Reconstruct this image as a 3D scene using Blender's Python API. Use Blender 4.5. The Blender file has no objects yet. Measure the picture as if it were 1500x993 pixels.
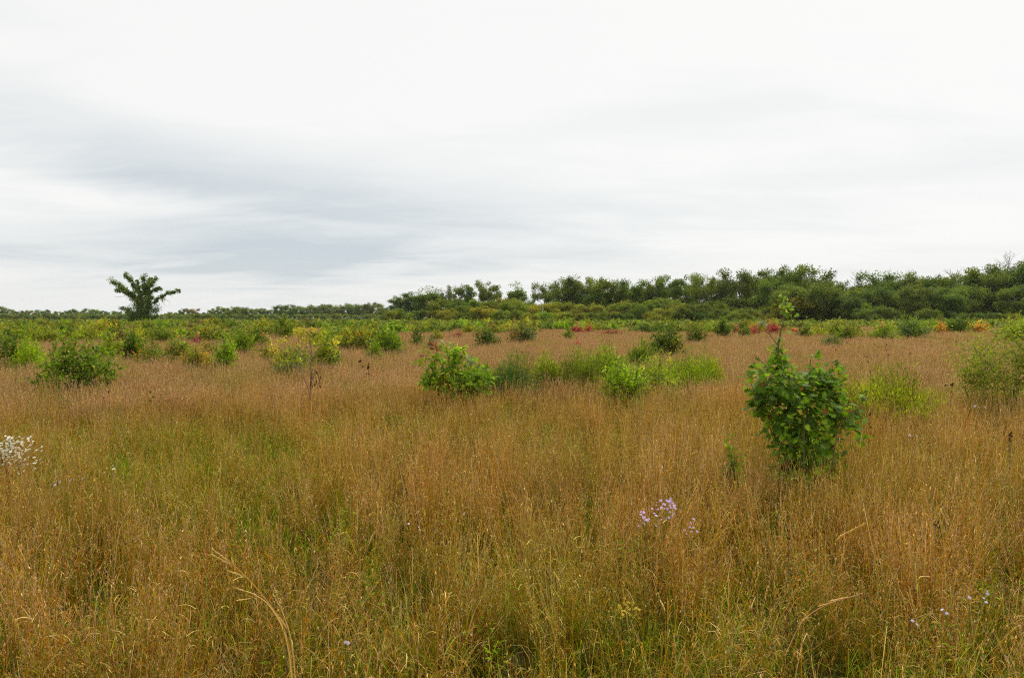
import bpy, math
import numpy as np
from mathutils import Vector
R = math.radians
C = bpy.context.scene.collection
scn = bpy.context.scene
rng = np.random.default_rng(11)

# ------------------------------------------------------------------ camera
CAM_H, FPX, PITCH = 2.3, 1000.0, math.atan(30.5/1000.0)
cd = bpy.data.cameras.new('camera'); cam = bpy.data.objects.new('camera', cd); C.objects.link(cam)
cd.sensor_width = 36; cd.lens = 36*FPX/1500; cd.clip_start = 0.05; cd.clip_end = 9000
cam.location = (0, 0, CAM_H); cam.rotation_euler = (math.pi/2-PITCH, 0, 0)
scn.camera = cam

# ------------------------------------------------------------------ light, sky, exposure
SUN_EL, SUN_AZ = R(52), R(35)           # azimuth measured from +Y towards +X
sd = bpy.data.lights.new('sun', 'SUN'); sd.energy = 1.5; sd.angle = R(22); sd.color = (1, .96, .9)
sun = bpy.data.objects.new('sun', sd); C.objects.link(sun)
sv = Vector((math.sin(SUN_AZ)*math.cos(SUN_EL), math.cos(SUN_AZ)*math.cos(SUN_EL), math.sin(SUN_EL)))
sun.rotation_euler = sv.to_track_quat('Z', 'Y').to_euler(); sun.location = (0, 0, 60)
scn.view_settings.view_transform = 'Standard'; scn.view_settings.look = 'None'
scn.view_settings.exposure = 1.06; scn.view_settings.gamma = 1.0
w = bpy.data.worlds.new('World'); scn.world = w; w.use_nodes = True
nt = w.node_tree; nt.nodes.clear()

def mk(nt, t, **kw):
    n = nt.nodes.new(t)
    for k, v in kw.items(): setattr(n, k, v)
    return n
class E:
    """tiny arithmetic wrapper round Math nodes"""
    def __init__(s, nt, sock): s.nt, s.s = nt, sock
    def op(s, o, b=None, c=None):
        n = mk(s.nt, 'ShaderNodeMath', operation=o)
        for i, x in enumerate([s, b, c]):
            if x is None: continue
            if isinstance(x, E): s.nt.links.new(x.s, n.inputs[i])
            else: n.inputs[i].default_value = x
        return E(s.nt, n.outputs[0])
    def __add__(s, b): return s.op('ADD', b)
    def __sub__(s, b): return s.op('SUBTRACT', b)
    def __mul__(s, b): return s.op('MULTIPLY', b)
    def __truediv__(s, b): return s.op('DIVIDE', b)
def mapr(nt, e, a, b, c, d, smooth=True):
    n = mk(nt, 'ShaderNodeMapRange'); n.interpolation_type = 'SMOOTHSTEP' if smooth else 'LINEAR'
    nt.links.new(e.s, n.inputs[0])
    for i, v in enumerate((a, b, c, d)): n.inputs[i+1].default_value = v
    return E(nt, n.outputs[0])
def mixc(nt, f, a, b, mode='MIX'):
    n = mk(nt, 'ShaderNodeMix', data_type='RGBA', blend_type=mode)
    for i, x in ((0, f), (6, a), (7, b)):
        if isinstance(x, E): nt.links.new(x.s, n.inputs[i])
        elif hasattr(x, 'links'): nt.links.new(x, n.inputs[i])
        elif i == 0: n.inputs[0].default_value = x
        else: n.inputs[i].default_value = (*x, 1)
    return n.outputs[2]

tc = mk(nt, 'ShaderNodeTexCoord'); sep = mk(nt, 'ShaderNodeSeparateXYZ')
nt.links.new(tc.outputs['Generated'], sep.inputs[0])
X, Y, Z = [E(nt, sep.outputs[i]) for i in range(3)]
az = X.op('ARCTAN2', Y)*57.2958
el = Z.op('ARCSINE')*57.2958
Zp = Z.op('MAXIMUM', 0.0) + 0.10
cxy = mk(nt, 'ShaderNodeCombineXYZ')
nt.links.new((X/Zp).s, cxy.inputs[0]); nt.links.new((Y/Zp).s, cxy.inputs[1])
def wnoise(scale, detail, dist, stretch=(1, 1, 1), loc=(0, 0, 0), rough=.5):
    mp = mk(nt, 'ShaderNodeMapping'); mp.inputs['Scale'].default_value = stretch; mp.inputs['Location'].default_value = loc
    mp.inputs['Rotation'].default_value = (0, 0, R(-14))
    nt.links.new(cxy.outputs[0], mp.inputs[0])
    n = mk(nt, 'ShaderNodeTexNoise'); n.inputs['Scale'].default_value = scale; n.inputs['Detail'].default_value = detail
    n.inputs['Distortion'].default_value = dist; n.inputs['Roughness'].default_value = rough
    nt.links.new(mp.outputs[0], n.inputs['Vector']); return E(nt, n.outputs[0])
n1 = wnoise(.42, 4, .5, (.7, 1.1, 1), (3, 1, 0))
n2 = wnoise(1.3, 6, .6, (.7, 1.2, 1), (7, 2, 0), .55)
n3 = wnoise(.22, 2, .2, (1, 1, 1), (1, 9, 0))
def blob(a0, e0, sa, se, slope, amp):        # one cloud bank: centre, extents (degrees), tilt
    wob = (n2-.5)*5.0
    da = (az-a0)/sa
    de = (el-e0-(az-a0)*slope+wob*(se/4.0))/se
    return (da*da+de*de).op('MULTIPLY', -1.0).op('EXPONENT')*amp
dark = blob(-37, 12.6, 24, 3.4, -.16, .85)+blob(-21, 4.9, 12, 1.9, .02, .95)+blob(-40, 4.4, 9, 1.1, 0, .6) \
     + blob(-38, 19.5, 12, 2.5, -.12, .28)+blob(13, 8.5, 15, 2.2, -.02, .22)+blob(-9, 9.5, 10, 2.5, -.1, .22) \
     + blob(-14, 7, 22, 6, 0, .30)
lite = blob(-31, 8.6, 9, 1.1, -.03, .5)
n4 = wnoise(3.1, 7, .8, (.5, 1.3, 1), (2, 5, 0), .6)
dark = dark*((n2-.5)*1.1+(n4-.5)*.3+.84)
var = (n1-.5)*.8+(n2-.5)*.55+(n3-.5)*.25+(n4-.5)*.16+blob(20, 17, 16, 3.5, .05, .12)+blob(4, 6, 20, 2.0, 0, .12)
d_ = (dark-lite+var).op('MAXIMUM', 0.0).op('MINIMUM', 1.0)
cl = mixc(nt, d_, (.915, .915, .895), (.565, .628, .672))
hz = mapr(nt, el, 0, 7, .45, 0)             # the cloud sheet thins to plain grey near the horizon
cl = mixc(nt, hz, cl, (.74, .76, .75))
sky = mk(nt, 'ShaderNodeTexSky'); sky.sky_type = 'NISHITA'; sky.sun_disc = False
sky.sun_elevation = SUN_EL; sky.sun_rotation = SUN_AZ; sky.air_density = 1; sky.dust_density = 2
b1 = mk(nt, 'ShaderNodeBackground'); b1.inputs[1].default_value = .06; nt.links.new(sky.outputs[0], b1.inputs[0])
b2 = mk(nt, 'ShaderNodeBackground'); nt.links.new((mapr(nt, el, 24, 80, .505, .95)).s, b2.inputs[1]);  # overcast sky, brightest overhead
nt.links.new(cl, b2.inputs[0])
ms = mk(nt, 'ShaderNodeMixShader'); ms.inputs[0].default_value = .95
nt.links.new(b1.outputs[0], ms.inputs[1]); nt.links.new(b2.outputs[0], ms.inputs[2])
wo = mk(nt, 'ShaderNodeOutputWorld'); nt.links.new(ms.outputs[0], wo.inputs[0])
w.cycles.sampling_method = 'MANUAL'; w.cycles.sample_map_resolution = 512
scn.cycles.use_denoising = False; scn.cycles.filter_width = 1.15; scn.cycles.max_bounces = 5; scn.cycles.diffuse_bounces = 3; scn.cycles.transmission_bounces = 3
scn.cycles.transparent_max_bounces = 4; scn.cycles.caustics_reflective = False; scn.cycles.caustics_refractive = False

# ------------------------------------------------------------------ helpers
def ray(px, py):
    zc = (496.5-py)/FPX
    y = math.cos(PITCH)+zc*math.sin(PITCH); z = zc*math.cos(PITCH)-math.sin(PITCH)
    return np.array([(px-750)/FPX/y, 1.0, z/y])
def at(px, py, d): return np.array([0, 0, CAM_H])+ray(px, py)*d
def sm(a, b, x):
    t = np.clip((x-a)/(b-a), 0, 1); return t*t*(3-2*t)
def ground_z(x, y):
    h = 5.5*sm(60, 190, np.asarray(x, float))*sm(215, 330, np.asarray(y, float))*(1-sm(600, 1200, np.asarray(y, float)))
    return h + .03*np.sin(np.asarray(x)*.21+1)*np.sin(np.asarray(y)*.17)
_ph = [(rng.uniform(-1, 1, 2)*s, rng.uniform(0, 6.28)) for s in (.12, .2, .33, .5, .8, 1.3)]
_ph2 = [(rng.uniform(-1, 1, 2)*s, rng.uniform(0, 6.28)) for s in (.1, .25, .4, .7, 1.1, 1.9)]
def fld(x, y, ph):                       # smooth patchiness field, about -1..1
    return sum(np.sin(x*k[0]*2+y*k[1]*2+p) for k, p in ph)/2.6
def nrm(a): return a/np.maximum(np.linalg.norm(a, axis=-1, keepdims=True), 1e-9)

class MB:
    def __init__(s): s.V = []; s.F4 = []; s.F3 = []; s.K = []; s.n = 0; s.M4 = []; s.M3 = []
    def add(s, v, f4=None, f3=None, col=None, m=0):
        v = np.asarray(v, float).reshape(-1, 3)
        s.V.append(v); s.K.append(np.broadcast_to(np.asarray(col, float), v.shape) if col is not None else np.ones(v.shape))
        if f4 is not None and len(f4): s.F4.append(np.asarray(f4)+s.n); s.M4.append(np.full(len(f4), m))
        if f3 is not None and len(f3): s.F3.append(np.asarray(f3)+s.n); s.M3.append(np.full(len(f3), m))
        s.n += len(v)
    def strips(s, P, W, side, col):          # P (n,k,3) W (n,k) side (n,3) col (n,k,3)
        n, k, _ = P.shape
        o = side[:, None, :]*W[..., None]*.5
        v = np.stack([P-o, P+o], 2)          # n,k,2,3
        c = np.repeat(col[:, :, None, :], 2, 2)
        b = (np.arange(n)[:, None]*k*2+np.arange(k-1)[None]*2).ravel()
        s.add(v.reshape(-1, 3), np.stack([b, b+1, b+3, b+2], 1), col=c.reshape(-1, 3))
    def leaves(s, c, a, nn, L, Wd, col, m=0):     # diamond leaves; c centre, a axis, nn normal
        a = nrm(a); wv = nrm(np.cross(nn, a)); up = np.cross(a, wv)
        L = np.asarray(L)[:, None]; Wd = np.asarray(Wd)[:, None]
        v = np.stack([c-a*L*.5, c+wv*Wd*.5+up*L*.08, c+a*L*.5-up*L*.06, c-wv*Wd*.5+up*L*.08], 1)
        n = len(c); b = np.arange(n)*4
        s.add(v.reshape(-1, 3), np.stack([b, b+1, b+2, b+3], 1), col=np.repeat(col, 4, 0), m=m)
    def tube(s, pts, rad, sides=5, col=(1, 1, 1), m=0):
        pts = np.asarray(pts, float); k = len(pts)
        t = nrm(np.gradient(pts, axis=0)); ref = np.array([.31, .95, .12]) if abs(t[0][1]) < .9 else np.array([1., 0, 0])
        u = nrm(np.cross(t, ref)); v_ = np.cross(t, u)
        ang = np.arange(sides)*2*np.pi/sides
        ring = pts[:, None]+(u[:, None]*np.cos(ang)[None, :, None]+v_[:, None]*np.sin(ang)[None, :, None])*np.asarray(rad)[:, None, None]
        f = []
        for i in range(k-1):
            for j in range(sides):
                q = (j+1) % sides; f.append((i*sides+j, i*sides+q, (i+1)*sides+q, (i+1)*sides+j))
        s.add(ring.reshape(-1, 3), f, col=col, m=m)
    def mesh(s, name, mats, smooth=False):
        V = np.concatenate(s.V).astype(np.float32); K = np.concatenate(s.K)
        F4 = np.concatenate(s.F4) if s.F4 else np.zeros((0, 4), int); F3 = np.concatenate(s.F3) if s.F3 else np.zeros((0, 3), int)
        me = bpy.data.meshes.new(name); me.vertices.add(len(V)); me.vertices.foreach_set('co', V.ravel())
        nl = F4.size+F3.size; me.loops.add(nl)
        me.loops.foreach_set('vertex_index', np.concatenate([F4.ravel(), F3.ravel()]).astype(np.int32))
        me.polygons.add(len(F4)+len(F3))
        st = np.concatenate([np.arange(len(F4))*4, F4.size+np.arange(len(F3))*3]).astype(np.int32)
        me.polygons.foreach_set('loop_start', st)
        mi = np.concatenate(s.M4+s.M3).astype(np.int32)
        if smooth: me.polygons.foreach_set('use_smooth', np.ones(len(st), bool))
        at_ = me.attributes.new('col', 'FLOAT_COLOR', 'POINT')
        at_.data.foreach_set('color', np.concatenate([K, np.ones((len(K), 1))], 1).astype(np.float32).ravel())
        for m in (mats if isinstance(mats, (list, tuple)) else [mats]): me.materials.append(m)
        me.update(calc_edges=True)
        me.polygons.foreach_set('material_index', mi)
        return me
def link(name, me, parent=None, loc=None, rz=0, color=None):
    o = bpy.data.objects.new(name, me); C.objects.link(o)
    if parent: o.parent = parent
    if loc is not None: o.location = loc
    if rz: o.rotation_euler = (0, 0, rz)
    if color is not None: o.color = (*color, 1)
    return o
def tag(o, label=None, cat=None, group=None, kind=None):
    for k, v in (('label', label), ('category', cat), ('group', group), ('kind', kind)):
        if v: o[k] = v
    return o
def empty(name, loc, label, cat, group=None, rz=0):
    o = bpy.data.objects.new(name, None); C.objects.link(o); o.location = loc; o.rotation_euler = (0, 0, rz)
    o.empty_display_size = .2
    return tag(o, label, cat, group)

# ------------------------------------------------------------------ materials
def new_mat(name):
    m = bpy.data.materials.new(name); m.use_nodes = True; t = m.node_tree; t.nodes.clear()
    return m, t
def attr(t, n):
    a = mk(t, 'ShaderNodeAttribute', attribute_name=n); return a.outputs['Color']
def leaf_out(t, col, trans=.3, rough=.55, spec=.25, gain=1.5):
    p = mk(t, 'ShaderNodeBsdfPrincipled'); t.links.new(col, p.inputs['Base Color'])
    p.inputs['Roughness'].default_value = rough; p.inputs['Specular IOR Level'].default_value = spec
    tr = mk(t, 'ShaderNodeBsdfTranslucent')
    tcx = mixc(t, 1.0, col, (gain, gain*1.05, gain*.6), 'MULTIPLY'); t.links.new(tcx, tr.inputs[0])
    mx = mk(t, 'ShaderNodeMixShader'); mx.inputs[0].default_value = trans
    t.links.new(p.outputs[0], mx.inputs[1]); t.links.new(tr.outputs[0], mx.inputs[2])
    o = mk(t, 'ShaderNodeOutputMaterial'); t.links.new(mx.outputs[0], o.inputs[0])
def foliage_mat(name, trans, rough, spec):
    m, t = new_mat(name)
    oi = mk(t, 'ShaderNodeObjectInfo')
    c = mixc(t, 1.0, attr(t, 'col'), oi.outputs['Color'], 'MULTIPLY')
    g = mk(t, 'ShaderNodeNewGeometry'); nz = mk(t, 'ShaderNodeTexNoise'); nz.inputs['Scale'].default_value = 1.3; nz.inputs['Detail'].default_value = 2
    t.links.new(g.outputs['Position'], nz.inputs['Vector'])
    f = mapr(t, E(t, nz.outputs[0]), .35, .65, .82, 1.15)
    vm = mk(t, 'ShaderNodeVectorMath', operation='SCALE'); t.links.new(c, vm.inputs[0]); t.links.new(f.s, vm.inputs['Scale'])
    leaf_out(t, vm.outputs[0], trans, rough, spec); return m
M_leaf = foliage_mat('leaves', .42, .6, .12)
M_crown = foliage_mat('tree_leaves', .3, .65, .1)
def grass_mat():
    m, t = new_mat('prairie_grass')
    g = mk(t, 'ShaderNodeNewGeometry')
    def nz(scale, det, off):
        mp = mk(t, 'ShaderNodeMapping'); mp.inputs['Location'].default_value = off; mp.inputs['Scale'].default_value = (1, 1, .15)
        t.links.new(g.outputs['Position'], mp.inputs[0])
        n = mk(t, 'ShaderNodeTexNoise'); n.inputs['Scale'].default_value = scale; n.inputs['Detail'].default_value = det
        t.links.new(mp.outputs[0], n.inputs['Vector']); return E(t, n.outputs[0])
    c = attr(t, 'col')
    f1 = mapr(t, nz(.35, 3, (0, 0, 0)), .42, .66, 0, .7)     # greener swathes
    c = mixc(t, f1, c, mixc(t, 1.0, c, (.74, .98, .45), 'MULTIPLY'))
    f2 = mapr(t, nz(1.1, 3, (9, 4, 0)), .45, .7, 0, .7)       # redder tussocks
    c = mixc(t, f2, c, mixc(t, 1.0, c, (1.1, .9, .7), 'MULTIPLY'))
    f3 = mapr(t, nz(.8, 4, (5, 21, 0)), .45, .68, 0, .65)     # older, browner stands
    c = mixc(t, f3, c, mixc(t, 1.0, c, (.74, .68, .60), 'MULTIPLY'))
    leaf_out(t, c, .3, .75, .05, 1.3); return m
M_grass = grass_mat()
def bark_mat(name, a, b, sc):
    m, t = new_mat(name)
    g = mk(t, 'ShaderNodeNewGeometry'); n = mk(t, 'ShaderNodeTexNoise'); n.inputs['Scale'].default_value = sc; n.inputs['Detail'].default_value = 5
    t.links.new(g.outputs['Position'], n.inputs['Vector'])
    c = mixc(t, mapr(t, E(t, n.outputs[0]), .35, .65, 0, 1), a, b)
    p = mk(t, 'ShaderNodeBsdfPrincipled'); t.links.new(c, p.inputs['Base Color']); p.inputs['Roughness'].default_value = .9
    bp = mk(t, 'ShaderNodeBump'); bp.inputs['Strength'].default_value = .6; t.links.new(n.outputs[0], bp.inputs['Height']); t.links.new(bp.outputs[0], p.inputs['Normal'])
    o = mk(t, 'ShaderNodeOutputMaterial'); t.links.new(p.outputs[0], o.inputs[0]); return m
M_bark = bark_mat('bark', (.09, .07, .05), (.20, .165, .13), 3)
M_twig = bark_mat('twig_bark', (.10, .055, .03), (.22, .14, .09), 25)
M_snag = bark_mat('bleached_wood', (.35, .32, .27), (.55, .51, .44), 4)
m, t = new_mat('field_soil')
g = mk(t, 'ShaderNodeNewGeometry')
def gn(sc, det):
    n = mk(t, 'ShaderNodeTexNoise'); n.inputs['Scale'].default_value = sc; n.inputs['Detail'].default_value = det
    t.links.new(g.outputs['Position'], n.inputs['Vector']); return E(t, n.outputs[0])
c = mixc(t, mapr(t, gn(9, 8), .35, .7, 0, 1), (.02, .014, .007), (.08, .055, .022))
c = mixc(t, mapr(t, gn(.05, 5), .4, .62, 0, .7), c, (.07, .085, .02))
p = mk(t, 'ShaderNodeBsdfPrincipled'); t.links.new(c, p.inputs['Base Color']); p.inputs['Roughness'].default_value = .95; p.inputs['Specular IOR Level'].default_value = .1
bp = mk(t, 'ShaderNodeBump'); bp.inputs['Strength'].default_value = .8; t.links.new(gn(20, 6).s, bp.inputs['Height']); t.links.new(bp.outputs[0], p.inputs['Normal'])
o = mk(t, 'ShaderNodeOutputMaterial'); t.links.new(p.outputs[0], o.inputs[0]); M_soil = m

# ------------------------------------------------------------------ ground
rad = np.concatenate([[0.0], np.geomspace(1, 5000, 90)]); A = 120
ang = np.arange(A)*2*np.pi/A
gx = rad[:, None]*np.sin(ang); gy = rad[:, None]*np.cos(ang)
gv = np.stack([gx, gy, ground_z(gx, gy)], -1)
mb = MB(); f4 = [(i*A+j, i*A+(j+1) % A, (i+1)*A+(j+1) % A, (i+1)*A+j) for i in range(1, len(rad)-1) for j in range(A)]
f3 = [(0, A+(j+1) % A, A+j) for j in range(A)]
mb.add(gv.reshape(-1, 3), [q[::-1] for q in f4], f3, (1, 1, 1))
tag(link('ground', mb.mesh('ground', M_soil, True)), kind='structure')

# ------------------------------------------------------------------ grass tufts
G = {'orange': (.40, .160, .006), 'rust': (.33, .10, .012), 'tan': (.43, .255, .045), 'straw': (.70, .50, .20), 'olive': (.22, .185, .005),
     'green': (.115, .19, .006), 'lime': (.22, .30, .010), 'seed': (.62, .42, .21), 'pink': (.48, .29, .20), 'dark': (.030, .018, .007),
     'mauve': (.38, .22, .155)}
G = {k: np.array(v) for k, v in G.items()}
def pick(names, wts, n):
    P = np.array([G[k] for k in names]); wts = np.array(wts, float)
    return P[rng.choice(len(names), n, p=wts/wts.sum())]*np.exp(rng.normal(-.04, .30, (n, 1)))
def hd(n):
    a = rng.uniform(0, 2*np.pi, n); return np.stack([np.cos(a), np.sin(a), np.zeros(n)], 1)
UP = np.array([0, 0, 1.])
def culms(mb, n, r, H, hs, lean, wd, k, stemc, tipc, base_c, leafn, leafL, leafW, tuftn, tuftL, tuftW, leafc, tuft0=.62, bend=.12):
    a = rng.uniform(0, 2*np.pi, n); rr = r*np.sqrt(rng.uniform(0, 1, n))
    B = np.stack([rr*np.cos(a), rr*np.sin(a), np.zeros(n)-.02], 1)
    L = H*(1+rng.normal(0, hs, n)); ln = hd(n)*np.abs(rng.normal(0, lean, n))[:, None]+nrm(B+1e-6)*[1, 1, 0]*lean*.5
    bd = hd(n)*np.abs(rng.normal(0, bend, n))[:, None]+np.array([-.05, 0, 0])
    def pos(tt, i=slice(None)):          # tt (n,k)
        return B[i][:, None]+L[i][:, None, None]*(tt[..., None]*(UP+ln[i][:, None])+(tt**2)[..., None]*bd[i][:, None]-(tt**2)[..., None]*UP*.06)
    tt = np.broadcast_to(np.linspace(0, 1, k), (n, k))
    W = wd*(1-.6*tt)*rng.uniform(.7, 1.4, (n, 1))
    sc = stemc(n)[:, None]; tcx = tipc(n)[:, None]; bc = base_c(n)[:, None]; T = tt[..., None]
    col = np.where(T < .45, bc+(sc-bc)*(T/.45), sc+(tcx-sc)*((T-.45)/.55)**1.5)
    mb.strips(pos(tt), W, hd(n), col)
    if leafn:
        m_ = int(n*leafn); i = rng.integers(0, n, m_); ts = rng.uniform(.1, .8, m_)
        p0 = pos(ts[:, None], i)[:, 0]; h = hd(m_); ll = leafL*rng.uniform(.5, 1.4, m_)
        s_ = np.linspace(0, 1, 4)[None, :, None]; dr = rng.uniform(.25, 1.2, (m_, 1, 1)); upg = rng.uniform(.5, 1.2, (m_, 1, 1))
        P = p0[:, None]+ll[:, None, None]*(s_*h[:, None]*.75+s_*UP*upg-s_**2*UP*dr)
        lc = leafc(m_)[:, None]*np.linspace(.85, 1.2, 4)[None, :, None]
        mb.strips(P, leafW*(1-.75*np.linspace(0, 1, 4)[None])*rng.uniform(.6, 1.3, (m_, 1)), nrm(np.cross(h, UP)+.5*hd(m_)), lc)
    if tuftn:
        m_ = int(n*tuftn); i = rng.integers(0, n, m_); ts = rng.uniform(tuft0, 1.02, m_)
        p0 = pos(ts[:, None], i)[:, 0]; ax = UP+hd(m_)*rng.uniform(.1, .8, (m_, 1))
        ll = tuftL*rng.uniform(.6, 1.5, m_)
        mb.leaves(p0+nrm(ax)*ll[:, None]*.4, ax, hd(m_)+rng.normal(0, .3, (m_, 3)), ll, tuftW*rng.uniform(.7, 1.4, m_), tipc(m_)*1.05)
def arcs(mb, n, r, L, wd, colf, k=5, rise=(.5, 1.1), droop=(.4, 1.1)):
    a = rng.uniform(0, 2*np.pi, n); rr = r*np.sqrt(rng.uniform(0, 1, n))
    B = np.stack([rr*np.cos(a), rr*np.sin(a), np.zeros(n)-.02], 1); h = hd(n)
    ll = L*rng.uniform(.55, 1.3, n); s_ = np.linspace(0, 1, k)[None, :, None]
    ri = rng.uniform(*rise, (n, 1, 1)); dr = rng.uniform(*droop, (n, 1, 1)); ho = rng.uniform(.15, .75, (n, 1, 1))
    side = hd(n)[:, None]*rng.normal(0, .15, (n, 1, 1))
    P = B[:, None]+ll[:, None, None]*(s_*h[:, None]*ho+s_*UP*(ri+.5*dr)-s_**3*UP*dr+s_**2*side)
    mb.strips(P, wd*(1-.75*np.linspace(0, 1, k)[None])*rng.uniform(.6, 1.4, (n, 1)), nrm(np.cross(h, UP)+.4*hd(n)), colf(n)[:, None]*np.linspace(.8, 1.15, k)[None, :, None])
f_or = lambda n: pick(['orange', 'rust', 'tan', 'olive'], [4, 2, 2, 3.5], n)
f_ol = lambda n: pick(['olive', 'orange', 'green', 'lime'], [4, 2, 2.5, 1], n)
f_tip = lambda n: pick(['seed', 'tan', 'pink', 'orange'], [2, 3.2, 3, 1.5], n)
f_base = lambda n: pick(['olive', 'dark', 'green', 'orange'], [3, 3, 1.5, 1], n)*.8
f_tipf = lambda n: pick(['seed', 'tan', 'pink', 'mauve', 'rust'], [1.6, 1, 4.5, 3, .6], n)
f_orm = lambda n: pick(['orange', 'rust', 'tan', 'olive', 'mauve'], [2, 1.5, 2, 3, 3], n)
f_leaf = lambda n: pick(['tan', 'orange', 'straw', 'olive', 'lime', 'rust', 'dark'], [3, 2.5, 2.6, 3, 1.2, 1.5, 1.6], n)
f_mat = lambda n: pick(['tan', 'olive', 'straw', 'orange', 'lime', 'dark'], [2, 4, 1.3, 2, 1.0, 2.5], n)
f_grn = lambda n: pick(['green', 'lime', 'olive', 'tan'], [4, 3, 2.5, .6], n)
def src_coll(name, meshes):
    c = bpy.data.collections.new(name)
    for i, me in enumerate(meshes):
        o = bpy.data.objects.new('%s_%02d' % (name, i), me); c.objects.link(o)
    return c
def scatter(name, coll, pts, rot, scl, idx, cat):
    me = bpy.data.meshes.new(name); n = len(pts); me.vertices.add(n); me.vertices.foreach_set('co', pts.astype(np.float32).ravel())
    a = me.attributes.new('rot', 'FLOAT_VECTOR', 'POINT'); a.data.foreach_set('vector', rot.astype(np.float32).ravel())
    a = me.attributes.new('scl', 'FLOAT_VECTOR', 'POINT'); a.data.foreach_set('vector', scl.astype(np.float32).ravel())
    a = me.attributes.new('idx', 'INT', 'POINT'); a.data.foreach_set('value', idx.astype(np.int32))
    me.materials.append(M_grass)
    o = link(name, me)
    ng = bpy.data.node_groups.new(name, 'GeometryNodeTree')
    ng.interface.new_socket('Geometry', in_out='INPUT', socket_type='NodeSocketGeometry')
    ng.interface.new_socket('Geometry', in_out='OUTPUT', socket_type='NodeSocketGeometry')
    gi = ng.nodes.new('NodeGroupInput'); go = ng.nodes.new('NodeGroupOutput')
    ci = ng.nodes.new('GeometryNodeCollectionInfo'); ci.inputs[0].default_value = coll
    ci.inputs['Separate Children'].default_value = True; ci.inputs['Reset Children'].default_value = True
    ip = ng.nodes.new('GeometryNodeInstanceOnPoints'); ip.inputs['Pick Instance'].default_value = True
    def na(n_, ty):
        x = ng.nodes.new('GeometryNodeInputNamedAttribute'); x.data_type = ty; x.inputs[0].default_value = n_; return x.outputs[0]
    ng.links.new(gi.outputs[0], ip.inputs['Points']); ng.links.new(ci.outputs[0], ip.inputs['Instance'])
    ng.links.new(na('idx', 'INT'), ip.inputs['Instance Index']); ng.links.new(na('rot', 'FLOAT_VECTOR'), ip.inputs['Rotation'])
    ng.links.new(na('scl', 'FLOAT_VECTOR'), ip.inputs['Scale']); ng.links.new(ip.outputs[0], go.inputs[0])
    md = o.modifiers.new('scatter', 'NODES'); md.node_group = ng
    return tag(o, kind='stuff', cat=cat)
CLEAR = []          # (x, y, r): shrubs thin the grass under them

# ------------------------------------------------------------------ shrub and tree builders
def shrub_meshes(wx, H, n, leaf, pal, wts, z0=.25, stems=9, seed=0, narrow=1.8, upright=0, rs=1.0, oneobj=False, lobes=None, wy=None, asp=None):
    """leafy shrub: several uneven lobes, each a burst of leafy shoots fed by stems from the base"""
    r = np.random.default_rng(seed); wy = wy or wx
    NL = lobes or int(np.clip(round(4+wx/H*3.2), 5, 13))
    a = np.arange(NL)*2.4+r.uniform(-.5, .5, NL); rr = np.sqrt((np.arange(NL)+.3)/NL)*r.uniform(.75, 1.1, NL)
    lr = wx*.5*(.62 if NL < 7 else .5 if NL < 9 else .42)*r.uniform(.7, 1.2, NL)
    cx = (wx*.5-lr*.8)*rr*np.cos(a); cy = (wy*.5-lr*.8*wy/wx)*rr*np.sin(a)
    tp = H*(1-.30*rr**1.8)*r.uniform(.78, 1.0, NL); tp[np.argmax(tp)] = H
    mbS = MB(); mbL = MB() if not oneobj else mbS
    ns = max(NL*3, n//13); li = r.choice(NL, ns, p=(lr*tp)/np.sum(lr*tp))
    d = nrm(r.normal(0, 1, (ns, 3))+[0, 0, .35+1.3*upright]); cen = np.stack([cx[li], cy[li], tp[li]*(.42+z0*.2)], 1)
    if upright:
        b_ = d.copy(); b_[:, 2] = 0; cen = cen+b_*lr[li][:, None]*.5
    L_ = np.stack([lr[li], lr[li], tp[li]*(.60-z0*.2)], 1)*r.uniform(.72, 1.12, (ns, 1))
    e = cen+d*L_; e[:, 2] = np.minimum(e[:, 2], H*1.02)
    for k in range(min(NL, stems)):
        t_ = np.array([cx[k], cy[k], tp[k]*.8]); b = np.array([t_[0]*.2, t_[1]*.2, -.02]); q = max(.004, H*.006)*rs
        mbS.tube([b, b+(t_-b)*[.3, .3, .45], b+(t_-b)*[.7, .7, .75], t_], [q*1.6, q*1.3, q, q*.4], 4, m=0)
    for k in range(min(ns, stems*3)):
        q = max(.003, H*.0025)*rs; mbS.tube([cen[k]*.8+[0, 0, .0], (cen[k]+e[k])/2, e[k]], [q*1.3, q, q*.5], 3, m=0)
    si = r.integers(0, ns, n); t = r.uniform(.25, 1.0, n)[:, None]**.8
    p = cen[si]+(e[si]-cen[si])*t+r.normal(0, .55, (n, 3))*max(leaf*.8, wx*.018)
    p[:, 2] = np.maximum(p[:, 2], .03+.12*r.random(n))
    ax = nrm(e[si]-cen[si])*[1, 1, .5]+[0, 0, upright*1.6]+r.normal(0, .55, (n, 3))*(1-upright*.55)
    nn = nrm(r.normal(0, .55, (n, 3))+[0, 0, .9 if not upright else .3]+d[si]*.3)
    P = np.array(pal, float); W_ = np.array(wts)/sum(wts); ck = r.choice(len(P), NL, p=W_); sk = r.choice(len(P), ns, p=W_)
    pickL = r.random(ns) < .55
    cs_ = np.where(pickL[:, None], P[ck[li]], P[sk])*r.uniform(.72, 1.28, (ns, 1))
    cc = cs_[si]*r.uniform(.65, 1.4, (n, 1))
    ll = leaf*r.uniform(.6, 1.35, n)
    mbL.leaves(p, ax, nn, ll, ll/narrow*r.uniform(.8, 1.2, n), cc, m=1 if oneobj else 0)
    if oneobj: return mbS
    return mbS, mbL
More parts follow.
